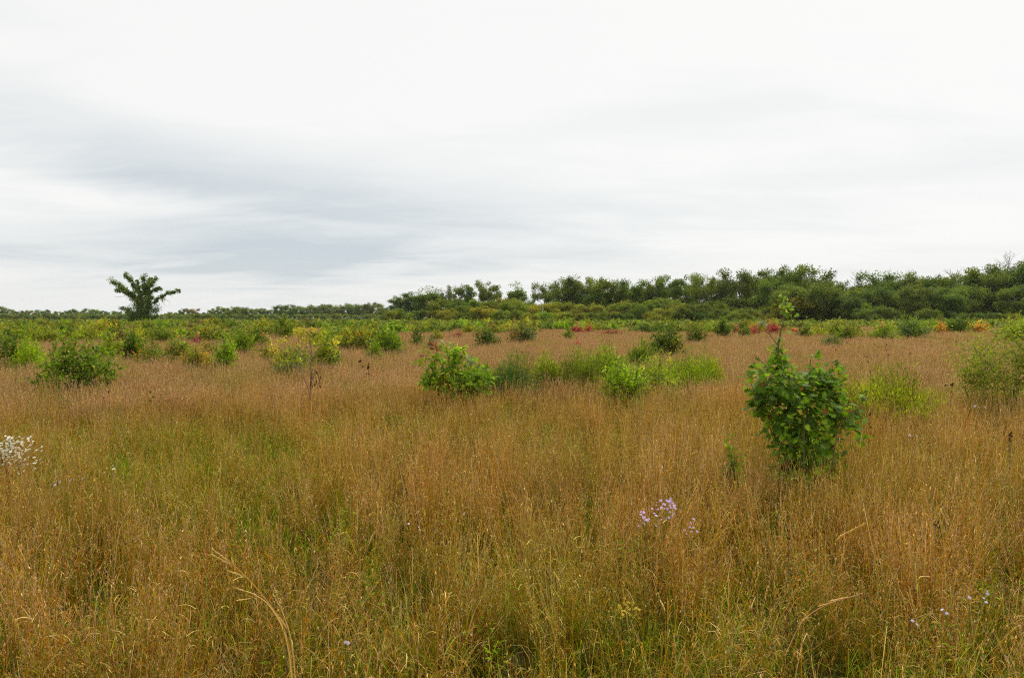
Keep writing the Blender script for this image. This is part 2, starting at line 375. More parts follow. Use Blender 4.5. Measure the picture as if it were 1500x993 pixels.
def tree_skel(r, H, spread, z_cr, nl, kind):
    """trunk and limbs; returns tubes [(pts, radii)] and clump centres"""
    tubes = []; cl = []
    tb = H*.022; lean = r.normal(0, .03, 2)
    T = np.array([[lean[0]*H*t+r.normal(0, .1), lean[1]*H*t+r.normal(0, .1), H*.82*t-.3*(t == 0)] for t in np.linspace(0, 1, 7)])
    tubes.append((T, np.linspace(tb, tb*.2, 7)))
    for i in range(nl):
        t = z_cr+(.95-z_cr)*(i+.5)/nl*r.uniform(.85, 1.1); t = min(t, .97)
        k = t*6; i0 = int(k); b = T[i0]+(T[min(i0+1, 6)]-T[i0])*(k-i0)
        a = i*2.4+r.uniform(-.5, .5)
        zz = b[2]/H; L = spread*(1-.45*abs(zz-.5)*1.6)*r.uniform(.65, 1.15)
        rise = r.uniform(.25, .8) if kind != 'open' else r.uniform(.5, 1.1)
        e = b+np.array([math.cos(a)*L, math.sin(a)*L, L*rise]); e[2] = min(e[2], H*.98)
        mid = b+(e-b)*[.5, .5, .35]+r.normal(0, .15*L*.4, 3)
        tubes.append(([b, mid, e], [tb*.42, tb*.28, tb*.08])); cl += [(e, 1.0), (mid*.35+e*.65, .9)]
        for j in range(3):
            s = mid+(e-mid)*r.uniform(0, .8); a2 = a+r.uniform(-1.3, 1.3); L2 = L*r.uniform(.3, .6)
            e2 = s+np.array([math.cos(a2)*L2, math.sin(a2)*L2, L2*r.uniform(-.2, .9)]); e2[2] = min(e2[2], H*.99)
            tubes.append(([s, (s+e2)/2+r.normal(0, .1, 3), e2], [tb*.2, tb*.13, tb*.04])); cl.append((e2, .8))
    cl.append((T[-1]+[0, 0, H*.1], 1.0))
    return tubes, cl
def tree_meshes(name, seed, H=15, spread=4.5, z_cr=.35, nl=9, kind='dense', per=60, cs=1.15, leaf=.40, skirt=0):
    r = np.random.default_rng(seed); tubes, cl = tree_skel(r, H, spread, z_cr, nl, kind)
    t = MB()
    for p, q in tubes: t.tube(p, q, 5)
    f = MB(); tr = tubes[0][0]
    if skirt:
        for z in np.linspace(.05, .8, skirt):
            cl.append((np.array([tr[3][0]+r.normal(0, .5), tr[3][1]+r.normal(0, .5), z*H]), .75))
    CP = np.array([c[0] for c in cl]); CS = np.array([c[1] for c in cl])*cs*r.uniform(.75, 1.3, len(cl))
    tone = r.uniform(.7, 1.3, len(cl)); yel = r.uniform(0, 1, len(cl))**2
    n = per*len(cl); ci = r.integers(0, len(cl), n)
    off = nrm(r.normal(0, 1, (n, 3)))*(r.random((n, 1))**.45); off[:, 2] *= .78
    p = CP[ci]+off*CS[ci][:, None]*1.25
    base = np.array([1., 1., 1.])*(1-yel[ci][:, None]*.35)+np.array([1.5, 1.2, .8])*yel[ci][:, None]*.35
    col = base*tone[ci][:, None]*r.uniform(.78, 1.22, (n, 1))
    nn = nrm(off+r.normal(0, .5, (n, 3))+[0, 0, .5]); ll = leaf*r.uniform(.6, 1.4, n)
    f.leaves(p, r.normal(0, 1, (n, 3)), nn, ll, ll*.75, col)
    return t.mesh(name+'_trunk', M_bark, True), f.mesh(name+'_crown', M_crown), float(np.percentile(p[:, 2], 99.7))

# ================================================================== WOODS
TREES = {
 'open': [tree_meshes('open_oak', 100+i, 15, 4.3, .5, 8, 'open', 100, 1.3, .36) for i in range(4)],
 'dense': [tree_meshes('dense_oak', 200+i, 15, 4.6, .22, 13, 'dense', 110, 1.6, .42) for i in range(5)],
 'column': [tree_meshes('slim_tree', 300+i, 15, 2.2, .18, 11, 'open', 110, 1.35, .38, skirt=14) for i in range(3)],
 'bush': [tree_meshes('thicket', 400+i, 6, 3.3, .08, 10, 'dense', 100, 1.1, .32) for i in range(4)],
}
DG = [(0.137, 0.192, 0.018), (0.113, 0.163, 0.018), (0.161, 0.204, 0.018), (0.105, 0.159, 0.020)]
UG = [(0.180, 0.209, 0.017), (0.134, 0.187, 0.017), (0.210, 0.217, 0.017), (0.113, 0.164, 0.019), (0.233, 0.232, 0.017), (0.150, 0.202, 0.016)]
FG = [(0.132, 0.187, 0.029), (0.155, 0.202, 0.028), (0.116, 0.166, 0.029)]
def zone_of(px):
    return ('under the slim trees' if px < 700 else 'left of the solid treeline' if px < 815 else 'below the left shoulder of the solid treeline' if px < 940 else
            'below the middle of the solid treeline' if px < 1060 else 'below the tallest oaks' if px < 1215 else 'right of the dip in the skyline' if px < 1350 else 'at the far right')
def put_tree(kind, px, py_top, d, name, label, group, color, wscale=1.0, yaw=None):
    x = (px-750)/FPX*d; z0 = float(ground_z(x, d)); Hn = at(px, py_top, d)[2]-z0
    v = TREES[kind]; mt, mc, ref = v[rng.integers(len(v))]
    e = empty(name, (x, d, z0), label, 'bush' if kind == 'bush' else 'tree', group, rng.uniform(0, 6.28) if yaw is None else yaw)
    s = Hn/ref; e.scale = (s*wscale, s*wscale, s)
    link('trunk', mt, e); link('crown', mc, e, color=np.array(color)*rng.uniform(.75, 1.2)*np.array([rng.uniform(.9, 1.15), 1, 1]))
    return e
jit = lambda a: rng.uniform(-a, a)
# skyline trees of the near wood: (px, top, distance, kind, width, label or None)
SK = [
 (578, 434, 300, 'column', 1.2, 'slim leafy tree at the left end of the wood, first of the row'),
 (590, 431, 300, 'column', 1.1, 'slim leafy tree close beside the leftmost tree of the wood'),
 (603, 428, 295, 'column', 1.3, None), (614, 427, 300, 'column', 1.2, None),
 (627, 421, 290, 'column', 1.7, 'broad dark tree leafy to the ground among the slim trees'),
 (640, 424, 296, 'column', 1.4, None),
 (655, 425, 285, 'open', .6, 'small thin-crowned tree with sky gaps just right of the slim tree clump'),
 (669, 417, 285, 'open', .7, 'thin tree with sparse forked crown left of a brownish-topped one'),
 (684, 418, 285, 'column', 1.1, 'slim tree with brownish top standing over olive thickets'),
 (711, 418, 270, 'column', 1.0, None),
 (720, 411, 268, 'open', .9, 'tree with a pointed lobed crown standing alone above yellowish thickets'),
 (756, 415, 262, 'column', 1.25, 'upright round-topped tree between two sky gaps, right of the pointed one'),
 (776, 438, 255, 'dense', .6, None),
 (797, 413, 258, 'open', .95, 'spreading oak with a dome crown just left of the solid treeline'),
 (826, 406, 252, 'open', .8, 'tall oak with a knobby crown at the left shoulder of the solid treeline'),
 (845, 405, 250, 'dense', .75, None), (864, 406, 248, 'dense', .85, None), (884, 408, 250, 'dense', .8, None),
 (903, 410, 250, 'dense', .7, None), (920, 411, 246, 'dense', .7, None), (939, 411, 246, 'dense', .7, None),
 (959, 405, 244, 'open', .65, 'slim oak with pale round crown rising a little above its neighbours'),
 (982, 402, 240, 'open', .8, None), (1002, 401, 240, 'open', .8, None),
 (1030, 401, 236, 'open', .85, 'umbrella-shaped oak with sky showing through to its right'),
 (1054, 404, 238, 'open', .6, None),
 (1082, 393, 232, 'open', 1.0, 'large broad oak with full rounded crown left of the tallest oaks'),
 (1108, 398, 230, 'open', .7, None),
 (1128, 390, 228, 'open', .85, 'very tall oak behind the sapling top, left of the hazy crown'),
 (1153, 391, 226, 'dense', .8, None),
 (1190, 389, 224, 'open', 1.15, 'tallest wide oak at the right end of the high treeline, reaching over a gap'),
 (1238, 413, 230, 'dense', .8, 'low round tree in the dip between the two high parts of the wood'),
 (1222, 418, 232, 'dense', .6, None),
 (1283, 396, 226, 'open', 1.1, 'dark wide oak right of the dip in the skyline'),
 (1318, 398, 226, 'open', .9, None), (1345, 402, 226, 'open', .8, None), (1372, 405, 222, 'dense', .9, None),
 (1398, 400, 220, 'dense', .9, None), (1420, 396, 220, 'dense', 1.0, None), (1447, 393, 216, 'dense', 1.0, None),
 (1470, 389, 218, 'dense', 1.0, None), (1495, 386, 214, 'dense', 1.1, None), (1525, 384, 214, 'dense', 1.1, None), (1560, 384, 214, 'dense', 1.1, None),
]
LBL_SK = 'dark green oak in the closed row of the wood, crown merging with neighbours'
LBL_SL = 'slim leafy tree in the thin row at the left end of the wood'
for px, py, d, kind, wsc, lab in SK:
    if lab: g_ = 'tall trees along the edge of the wood'; l_ = lab
    elif px < 800: g_, l_ = 'slim trees at the left end of the wood', LBL_SL
    else: g_, l_ = 'oaks of the closed treeline, '+zone_of(px), 'dark oak merging into the skyline row, '+zone_of(px).replace('below', 'near').replace('near the middle of', 'midway along')
    put_tree(kind, px, py, d, 'oak_tree', l_, g_, DG[rng.integers(4)], wsc)
def sky_top(px, tab):
    return float(np.interp(px, [a for a, b in tab], [b for a, b in tab]))
top_tab = [(570, 436), (640, 430), (700, 440), (760, 430), (830, 412), (930, 416), (1050, 408), (1130, 398), (1200, 402), (1228, 420), (1290, 404), (1400, 405), (1500, 393), (1600, 390)]
for px in np.arange(815, 1600, 15):
    put_tree('dense', px+jit(6), sky_top(px, top_tab)+rng.uniform(3, 12), 250+jit(15)+8, 'oak_tree',
             'dark oak inside the wood, '+zone_of(px), 'oaks inside the wood, '+zone_of(px), DG[rng.integers(4)], .95)
for px in np.arange(1140, 1600, 17):       # middle storey on the right slope
    put_tree('dense', px+jit(8), sky_top(px, top_tab)+rng.uniform(10, 34), 207+jit(14), 'oak_tree',
             'rounded mid-height oak on the right slope, '+zone_of(px), 'mid-height oaks, '+zone_of(px), DG[rng.integers(4)], 1.15)
und = [(650, 444), (700, 438), (760, 438), (800, 442), (870, 447), (930, 442), (1000, 439), (1060, 438), (1130, 438), (1160, 428), (1210, 420), (1260, 430), (1330, 438), (1400, 442), (1500, 444), (1600, 444)]
for px in np.arange(565, 660, 12):
    put_tree('bush', px+jit(4), 455+jit(3), 250+jit(15), 'thicket_bush', 'dark green bush at the foot of the slim trees', 'bushes under the slim trees', UG[rng.integers(1, 4)])
for row, (dd, dy) in enumerate(((222, 0), (206, 9), (192, 16))):
    for px in np.arange(648+row*6, 1600, 17):
        t_ = sky_top(px, und)+dy+rng.uniform(-7, 9); warm = px < 1000 or rng.random() < .35
        if (px > 1130 and rng.random() < .35) or (820 < px < 1130 and row == 0 and rng.random() < .4): continue
        put_tree('bush', px+jit(7), min(t_, 458), dd+jit(8), 'thicket_bush', ('olive yellow thicket bush %s' if warm else 'dark green thicket bush %s') % (('in the front row ', 'in the second row ', 'in the back row ')[2-row]+zone_of(px)),
                 ('yellowish thickets ' if warm else 'dark thickets ')+('front ', 'second ', 'back ')[2-row]+zone_of(px), np.array(UG[rng.integers(6)] if warm else DG[rng.integers(4)])*rng.uniform(.65, 1.2)*(1.1 if px < 820 else .92), rng.uniform(.8, 1.3))
far_tab = [(-60, 449), (5, 450), (30, 457), (60, 455), (95, 457), (115, 454), (130, 454), (160, 458), (178, 459)]
for px in np.arange(-60, 182, 7):
    put_tree('dense', px+jit(3), sky_top(px, far_tab)+jit(3), 560+jit(40), 'oak_tree', 'small far oak in the low treeline behind the lone tree on the left', 'oaks of the far left treeline', FG[rng.integers(3)], rng.uniform(.8, 1.3))
far_tab2 = [(245, 461), (252, 456), (275, 453), (290, 455), (305, 456), (320, 452), (335, 450), (352, 452), (370, 454), (395, 452), (412, 449), (440, 446), (470, 446), (500, 447), (530, 444), (545, 446), (565, 449), (585, 455)]
for px in np.arange(248, 590, 7):
    l2 = px < 372
    put_tree('dense', px+jit(3), sky_top(px, far_tab2)+jit(3), (430 if l2 else 520)+jit(25), 'oak_tree',
             'rounded oak in the short far row right of the lone tree' if l2 else 'distant oak in the long even treeline left of the slim trees', 'oaks in the short far row' if l2 else 'oaks of the long even treeline',
             FG[rng.integers(3)] if not (270 < px < 295) else (.16, .15, .03), rng.uniform(.85, 1.3))
for px in np.arange(-60, 590, 8):
    if 182 < px < 248: continue
    l2 = px > 372
    put_tree('bush', px+jit(3), 460.5+jit(1.5), (500 if px < 182 else 470 if l2 else 400)+jit(20), 'thicket_bush', 'low bush at the foot of the far left treeline' if px < 182 else 'low bush at the foot of the long even treeline' if l2 else 'low bush at the foot of the short far row',
             'low bushes under the far left treeline' if px < 182 else 'low bushes under the long treeline' if l2 else 'low bushes under the short far row', FG[rng.integers(3)], 1.2)
for px in np.arange(180, 250, 10):
    put_tree('bush', px+jit(3), 461+jit(1.5), 420+jit(25), 'thicket_bush', 'low far bush in the gap of the treeline beside the lone tree', 'low bushes beside the lone tree', FG[rng.integers(3)], 1.2)
# leafless crowns and a bleached snag
def bare_tree(px, py_top, d, label, H=None, mat=M_snag, spread=.35, seed=1, straight=False):
    r = np.random.default_rng(seed); x = (px-750)/FPX*d; z0 = float(ground_z(x, d)); H = at(px, py_top, d)[2]-z0
    e = empty('dead_tree', (x, d, z0), label, 'dead tree'); t = MB(); tw = MB()
    t.tube([(0, 0, -.2), (r.normal(0, .15), 0, H*.4), (r.normal(0, .2), .1, H*.75), (0, 0, H)], [.13, .11, .07, .02], 6)
    if not straight:
        for i in range(14):
            z = H*r.uniform(.55, .95); a = r.uniform(0, 6.28); L = H*spread*r.uniform(.4, 1); b = np.array([0, 0, z])
            e1 = b+np.array([math.cos(a)*L*.7, math.sin(a)*L*.7, L*.6]); tw.tube([b, b+(e1-b)*.5+r.normal(0, .15, 3), e1], [.07, .05, .02], 4)
            for k in range(4):
                s = b+(e1-b)*r.uniform(.3, 1); e2 = s+np.array([r.normal(0, .5), r.normal(0, .5), r.uniform(.3, 1.1)])*L*.35; tw.tube([s, e2], [.035, .012], 3)
    else:
        for i in range(3):
            z = H*r.uniform(.4, .9); b = np.array([0, 0, z]); tw.tube([b, b+[r.normal(0, .6), 0, .7]], [.07, .03], 4)
    link('trunk', t.mesh('dead_trunk', mat, True), e); link('branch', tw.mesh('dead_branches', mat, True), e)
bare_tree(1476, 379, 217, 'pale leafless tree poking above the wood at the far right', seed=3, mat=M_bark)
bare_tree(1393, 397, 221, 'small leafless crown breaking the skyline left of the far right rise', seed=5, mat=M_bark)
bare_tree(1255, 404, 228, 'bare twiggy tree top at the dip of the skyline', seed=8, mat=M_bark)
bare_tree(795, 444, 190, 'bleached straight dead trunk in front of the dark wood', seed=9, straight=True)

# the lone tree on the left, limbs laid out as they stand
LD = 175.0; lx, lz = (206-750)/FPX*LD, 0.0
lone = empty('oak_tree', (lx, LD, 0), 'lone oak with five leafy limbs spread like a hand, standing apart on the left', 'tree')
def L_(zx, zy, dep=0):     # coordinates read in the enlarged view of the tree
    p = at(zx/4, 380+zy/4, LD); return np.array([p[0]-lx, dep, p[2]])
limbs = [([(820, 392), (825, 330), (832, 270), (835, 215)], 0, .42, 1.25, .95),
         ([(815, 270), (770, 215), (720, 175), (668, 180)], 1.0, .2, .55, .8), ([(775, 220), (735, 185), (700, 150), (668, 130)], -.6, .15, .6, .8),
         ([(828, 230), (805, 180), (785, 130), (750, 92)], -1.2, .2, .52, .8), ([(835, 215), (838, 170), (842, 130), (838, 95)], .4, .18, .48, .75),
         ([(842, 200), (850, 150), (872, 108)], 1.4, .14, .5, .7), ([(845, 260), (868, 210), (885, 160), (912, 115)], -.5, .18, .5, .8),
         ([(875, 200), (915, 180), (955, 168)], -1.0, .1, .42, .7), ([(850, 300), (890, 255), (935, 225), (985, 195), (1045, 185)], .8, .17, .5, .85),
         ([(820, 330), (780, 305), (735, 288)], -1.5, .12, .95, .9), ([(840, 340), (880, 315), (905, 290)], 1.2, .12, .8, .9),
         ([(845, 360), (890, 345), (920, 330)], 0, .1, .42, .5), ([(838, 240), (818, 200), (800, 158), (792, 120)], .9, .15, .4, .6), ([(845, 230), (862, 185), (868, 150), (890, 105)], 1.6, .13, .4, .6), ([(825, 250), (785, 205), (745, 178)], -1.4, .13, .6, .9),
         ([(850, 280), (880, 240), (905, 222)], -1.2, .1, .5, .8), ([(820, 260), (800, 230), (760, 225)], 1.5, .12, .55, .8),
         ([(815, 350), (780, 335), (735, 305)], 1.0, .1, .65, .8),
         ([(835, 380), (870, 375), (890, 365)], -.5, .1, .7, .8), ([(815, 385), (790, 370), (765, 345)], -.5, .1, .7, .8),
         ([(828, 330), (828, 290), (826, 250)], -1.2, .12, .85, .9), ([(838, 350), (838, 310), (842, 270)], 1.3, .12, .9, .9)]
tm = MB(); fm = MB()
for pts, dep, r0, cs, dens in limbs:
    k = len(pts); P = np.array([L_(a, b, dep*i/(k-1)) for i, (a, b) in enumerate(pts)])
    tm.tube(P, np.linspace(r0, r0*.25, k), 6)
    seg = np.linspace(0, k-1, 9*(k-1)); Q = np.stack([np.interp(seg, range(k), P[:, j]) for j in range(3)], 1)[2:]
    Q = Q[rng.random(len(Q)) < (.8 if r0 > .1 and len(pts) < 5 else 1)]; Q += rng.normal(0, .42, Q.shape)*cs; n = int(100*dens)*len(Q); ci = rng.integers(0, len(Q), n)
    off = nrm(rng.normal(0, 1, (n, 3)))*(rng.random((n, 1))**.5); tone = rng.uniform(.6, 1.45, len(Q))[ci][:, None]
    ll = rng.uniform(.16, .36, n)
    fm.leaves(Q[ci]+off*cs*1.3*rng.uniform(.35, 1.45, len(Q))[ci][:, None], rng.normal(0, 1, (n, 3)), nrm(off+[0, 0, .5]+rng.normal(0, .5, (n, 3))), ll, ll*.75, np.array([.13, .19, .022])*tone*rng.uniform(.7, 1.3, (n, 1)))
for a_, b_ in (((960, 228), (1000, 255)), ((740, 215), (672, 222)), ((945, 240), (970, 275))):
    tm.tube([L_(*a_), L_(*b_)], [.05, .02], 4)
link('trunk', tm.mesh('lone_trunk', M_bark, True), lone); link('crown', fm.mesh('lone_crown', M_crown), lone)

# ================================================================== SHRUBS
DK, MG, BG = (.066, .108, .012), (.125, .185, .014), (.20, .295, .014)
OL, YG, YE = (.155, .160, .022), (.25, .27, .018), (.50, .42, .035)
OR, RD, BR, GG = (.56, .25, .04), (.38, .075, .065), (.20, .10, .04), (.12, .16, .07)
LM = (.26, .35, .014)
HERO = [  # px centre, px width, top y, visible bottom y, leaf (m), palette, weights, label, name, opts
 (112, 122, 484, 556, .09, [DK, MG, BG, YG], [4, 4, 2, 1.2], 'large dark green broad-leaved shrub nearest on the left, below the lone tree', 'oak_shrub', {}),
 (12, 62, 487, 527, .10, [DK, MG, YG], [4, 3, 1.5], 'dark shrub cut by the left edge of the view', 'oak_shrub', {}),
 (42, 38, 492, 532, .07, [LM, BG], [3, 1], 'bright light green feathery shrub left of the large dark one', 'leafy_shrub', {'upright': .4, 'narrow': 3}),
 (157, 50, 482, 522, .09, [YG, LM, MG], [4, 2, 2], 'yellow green shrub just behind the large dark shrub', 'leafy_shrub', {}),
 (192, 55, 480, 520, .10, [MG, DK, YG], [4, 3, 1], 'mid green shrub with a pale spiky top right of the large dark one', 'oak_shrub', {}),
 (262, 52, 492, 522, .08, [YG, MG, (.3, .2, .03)], [3, 3, 1.5], 'round yellow green shrub with rusty leaves at its right side', 'leafy_shrub', {}),
 (305, 40, 497, 515, .07, [YE, OL, (.3, .2, .03)], [1, 3, 2], 'low rusty yellow bush between two green shrubs on the left', 'leafy_shrub', {}),
 (329, 38, 486, 532, .09, [BG, MG], [3, 2], 'bright green shrub hanging forward into the grass, left of the yellow sapling', 'oak_shrub', {}),
 (370, 52, 472, 505, .09, [MG, YG, DK], [3, 3, 1], 'bushy green shrub with orange twigs below it, left of the tall yellowish one', 'oak_shrub', {}),
 (395, 45, 498, 525, .08, [YE, YG, OL, (.5, .25, .03)], [1.6, 2, 2, .4], 'low yellow bush left of the thin yellow sapling', 'leafy_shrub', {}),
 (420, 42, 458, 492, .10, [YG, MG], [3, 2], 'tall yellowish green shrub topping the horizon left of centre', 'leafy_shrub', {}),
 (478, 46, 484, 530, .09, [MG, BG, YG, YE], [4, 2, 1.5, .25], 'round green shrub with yellowish right edge, behind the thin sapling', 'oak_shrub', {}),
 (425, 60, 514, 540, .08, [GG, MG, YG, YE], [2, 2, 2, .3], 'low mixed green growth left of the bare sapling stem', 'leafy_shrub', {}),
 (567, 58, 473, 514, .09, [MG, DK, BG], [4, 3, 1.5], 'full green shrub alone in the pinkish grass left of centre', 'oak_shrub', {}),
 (548, 26, 492, 520, .08, [BG, LM], [3, 1], 'small bright green bush at the left foot of the full green shrub', 'leafy_shrub', {}),
 (611, 24, 478, 503, .09, [DK, MG], [3, 3], 'small dark rounded shrub right of the full green one', 'oak_shrub', {}),
 (631, 18, 493, 506, .07, [GG], [1], 'tiny grey green bush between shrub and oak sprouts', 'leafy_shrub', {}),
 (641, 20, 479, 496, .07, [YG, YE], [3, 1], 'small spindly yellow green bush in pink grass left of centre', 'leafy_shrub', {}),
 (752, 72, 520, 562, .05, [(.05, .10, .03), MG], [4, 1.5], 'fine-leaved dark green willowy clump right of the bright oak sprouts', 'willow_clump', {'upright': .7, 'narrow': 5}),
 (713, 43, 476, 504, .10, [DK, MG], [4, 3], 'neat dark green dome-shaped shrub in front of pinkish grass near centre', 'oak_shrub', {}),
 (766, 52, 468, 500, .09, [GG, OL, (.25, .13, .03)], [4, 3, 1.2], 'greyish green shrub with rusty leaves on both sides near centre', 'leafy_shrub', {}),
 (831, 18, 477, 495, .09, [BG, MG], [3, 2], 'small bright green shrub in front of red stems', 'oak_shrub', {}),
 (848, 66, 514, 556, .05, [(.10, .15, .02), OL, LM], [3, 2, 1], 'feathery olive green clump at the left of the wide green patch', 'willow_clump', {'upright': .7, 'narrow': 5}),
 (915, 95, 517, 566, .08, [BG, LM, MG], [4, 2, 2], 'bright green leafy shrub in the middle of the wide green patch', 'leafy_shrub', {}),
 (935, 38, 498, 530, .07, [MG, LM], [3, 2], 'upright green clump rising behind the wide green patch', 'willow_clump', {'upright': .6, 'narrow': 3}),
 (1000, 75, 516, 556, .05, [LM, YG, (.10, .18, .01)], [3, 2, 2], 'lime green feathery clump at the right of the wide green patch', 'willow_clump', {'upright': .7, 'narrow': 5}),
 (977, 42, 519, 533, .07, [YE, YG, LM], [3, 2, 2], 'arching twigs of yellow leaves above the wide green patch', 'leafy_shrub', {}),
 (977, 56, 470, 516, .10, [DK, MG, OL], [4, 3, 2], 'dark green shrub leaning right, right of centre behind the green patch', 'oak_shrub', {}),
 (1017, 46, 468, 500, .09, [OL, BR, MG], [4, 1.5, 2], 'brownish olive shrub touching the leaning dark one', 'leafy_shrub', {}),
 (1058, 28, 462, 492, .10, [DK, MG], [4, 2], 'dark upright shrub left of the red sumac', 'oak_shrub', {}),
 (1090, 26, 476, 492, .09, [MG, OL], [3, 2], 'low green shrub between two red sumacs', 'leafy_shrub', {}),
 (1180, 30, 474, 492, .09, [OL, MG], [3, 2], 'olive shrub behind and right of the sapling top', 'leafy_shrub', {}),
 (1238, 40, 473, 495, .09, [MG, OL, YG], [3, 2, 1], 'broad green shrub behind a grey green one on the right', 'oak_shrub', {}),
 (1219, 34, 484, 505, .08, [GG, MG], [3, 2], 'grey green low shrub leaning left in pinkish grass', 'leafy_shrub', {}),
 (1295, 52, 474, 495, .09, [MG, BG, YG], [3, 2, 1], 'wide low green shrub with a small red tip above it', 'oak_shrub', {}),
 (1338, 56, 460, 494, .09, [MG, BG, GG], [3, 1.5, 2], 'tall bluish green shrub left of the orange one', 'leafy_shrub', {}),
 (1404, 40, 460, 482, .09, [MG, DK], [3, 2], 'green shrub standing between the two orange bushes', 'oak_shrub', {}),
 (1376, 26, 468, 486, .09, [OR, YE, (.6, .3, .03), YG], [3, 1.5, 1.5, 1.5], 'bright orange bush between green shrubs on the right', 'sumac_shrub', {}),
 (1433, 34, 468, 482, .09, [OR, YE, YG], [3, 2, 2], 'paler orange and yellow bush left of the loose sapling', 'sumac_shrub', {}),
 (1079, 16, 475, 487, .09, [RD, BR, OL], [3, 1, 1], 'red sumac just right of the dark upright shrub', 'sumac_shrub', {}),
 (1105, 16, 475, 490, .09, [RD, (.42, .10, .07), OL], [3, 1, .7], 'red sumac left of the sapling stem', 'sumac_shrub', {}),
 (1134, 34, 470, 488, .09, [(.36, .04, .05), RD, BR], [3, 2, 1], 'widest deep red sumac directly behind the sapling stem', 'sumac_shrub', {}),
 (1165, 12, 476, 485, .09, [RD, OR], [3, 1], 'small pinkish red sumac right of the sapling stem', 'sumac_shrub', {}),
 (1292, 10, 471, 478, .09, [RD], [1], 'small red tip of sumac over the wide low green shrub', 'sumac_shrub', {}),
 (845, 22, 473, 483, .08, [RD, (.3, .06, .06)], [2, 2], 'line of dull red sumac behind the small bright green shrub', 'sumac_shrub', {}),
 (862, 18, 475, 486, .08, [RD], [1], 'red sumac at the right of the dull red line', 'sumac_shrub', {}),
 (895, 40, 480, 488, .07, [(.28, .07, .05), BR, RD], [3, 2, 1], 'low reddish brown bushes along the pink grass right of centre', 'sumac_shrub', {}),
 (845, 15, 494, 503, .06, [(.5, .08, .12), RD], [2, 2], 'tiny pink red sprig alone in the grass right of centre', 'sumac_shrub', {}),
 (668, 44, 484, 493, .06, [(.38, .13, .11), BR, (.35, .2, .12)], [3, 1, 1], 'dull pink low growth in the grass behind the oak sprouts', 'sumac_shrub', {}),
 (345, 26, 492, 501, .06, [(.40, .12, .12), BR], [2, 1], 'faint pinkish sprig right of the pinkish red one on the left', 'sumac_shrub', {}),
 (291, 22, 489, 502, .07, [(.42, .08, .14), (.3, .1, .08), OL], [3, 1, 1], 'pinkish red sprig between green shrubs on the left', 'sumac_shrub', {}),
 (385, 18, 487, 492, .06, [OR, RD], [1, 1], 'small orange red sprig left of the yellow sapling', 'sumac_shrub', {}),
 (1300, 130, 540, 590, .055, [(.30, .30, .015), YG, OL, LM], [3, 3, 2, 1], 'wide low yellow green weedy clump right of the big oak sapling', 'willow_clump', {'upright': .6, 'narrow': 4}),
 (1240, 60, 556, 600, .05, [OL, YG, (.2, .17, .03)], [3, 2, 2], 'olive weedy clump close behind the big oak sapling', 'willow_clump', {'upright': .6, 'narrow': 4}),
 (700, 55, 526, 562, .06, [MG, BG, OL], [3, 2, 1], 'medium green clump joining the oak sprouts to the fine-leaved dark clump', 'willow_clump', {'upright': .5, 'narrow': 3}),
 (803, 50, 520, 556, .05, [LM, OL, YG], [2, 3, 2], 'lime olive clump at the left tip of the wide green patch', 'willow_clump', {'upright': .6, 'narrow': 4}),
 (880, 70, 508, 548, .06, [OL, MG, LM], [2, 2, 2], 'olive green clump at the back of the wide green patch', 'willow_clump', {'upright': .5, 'narrow': 3}),
 (962, 70, 522, 562, .06, [LM, MG, YG], [3, 2, 1], 'lime green leafy clump just right of the middle of the wide green patch', 'leafy_shrub', {}),
 (1035, 45, 524, 553, .05, [LM, YG, OL], [2, 2, 2], 'yellowish lime clump fading into grass at the right tip of the green patch', 'willow_clump', {'upright': .6, 'narrow': 4}),
 (430, 75, 500, 535, .07, [YG, OL, YE, MG], [3, 3, .3, 2], 'yellowish green growth behind the bare sapling stem on its left', 'leafy_shrub', {}),
 (218, 60, 500, 528, .08, [MG, OL, (.5, .2, .04)], [3, 2, .3], 'low green shrub right of the pale spiky one on the left', 'leafy_shrub', {}),
 (290, 60, 502, 530, .07, [YG, (.35, .22, .03), MG], [3, 2, 1], 'low yellow and rust bush behind the forward hanging green shrub', 'leafy_shrub', {}),
 (350, 60, 480, 512, .09, [MG, YG, BG], [3, 2, 1], 'spreading mid green shrub behind the forward hanging one', 'leafy_shrub', {}),
 (62, 60, 474, 500, .09, [YG, OL], [3, 2], 'yellow olive shrub above the light feathery one on the left', 'leafy_shrub', {}),
 (130, 55, 474, 497, .09, [YG, MG, BR], [3, 2, .6], 'yellow green shrub behind the top of the large dark one', 'leafy_shrub', {}),
 (238, 46, 474, 500, .09, [MG, OL], [3, 2], 'olive green shrub right below the lone tree', 'leafy_shrub', {}),
 (1494, 56, 459, 500, .07, [YG, LM, OL], [3, 2, 2], 'yellow green shrub cut by the right edge behind the thicket', 'leafy_shrub', {}),
 (1075, 36, 642, 668, .045, [BG, MG], [3, 2], 'small green leafy weed at the left foot of the big oak sapling', 'leafy_plant', {}),
]
GR = .80
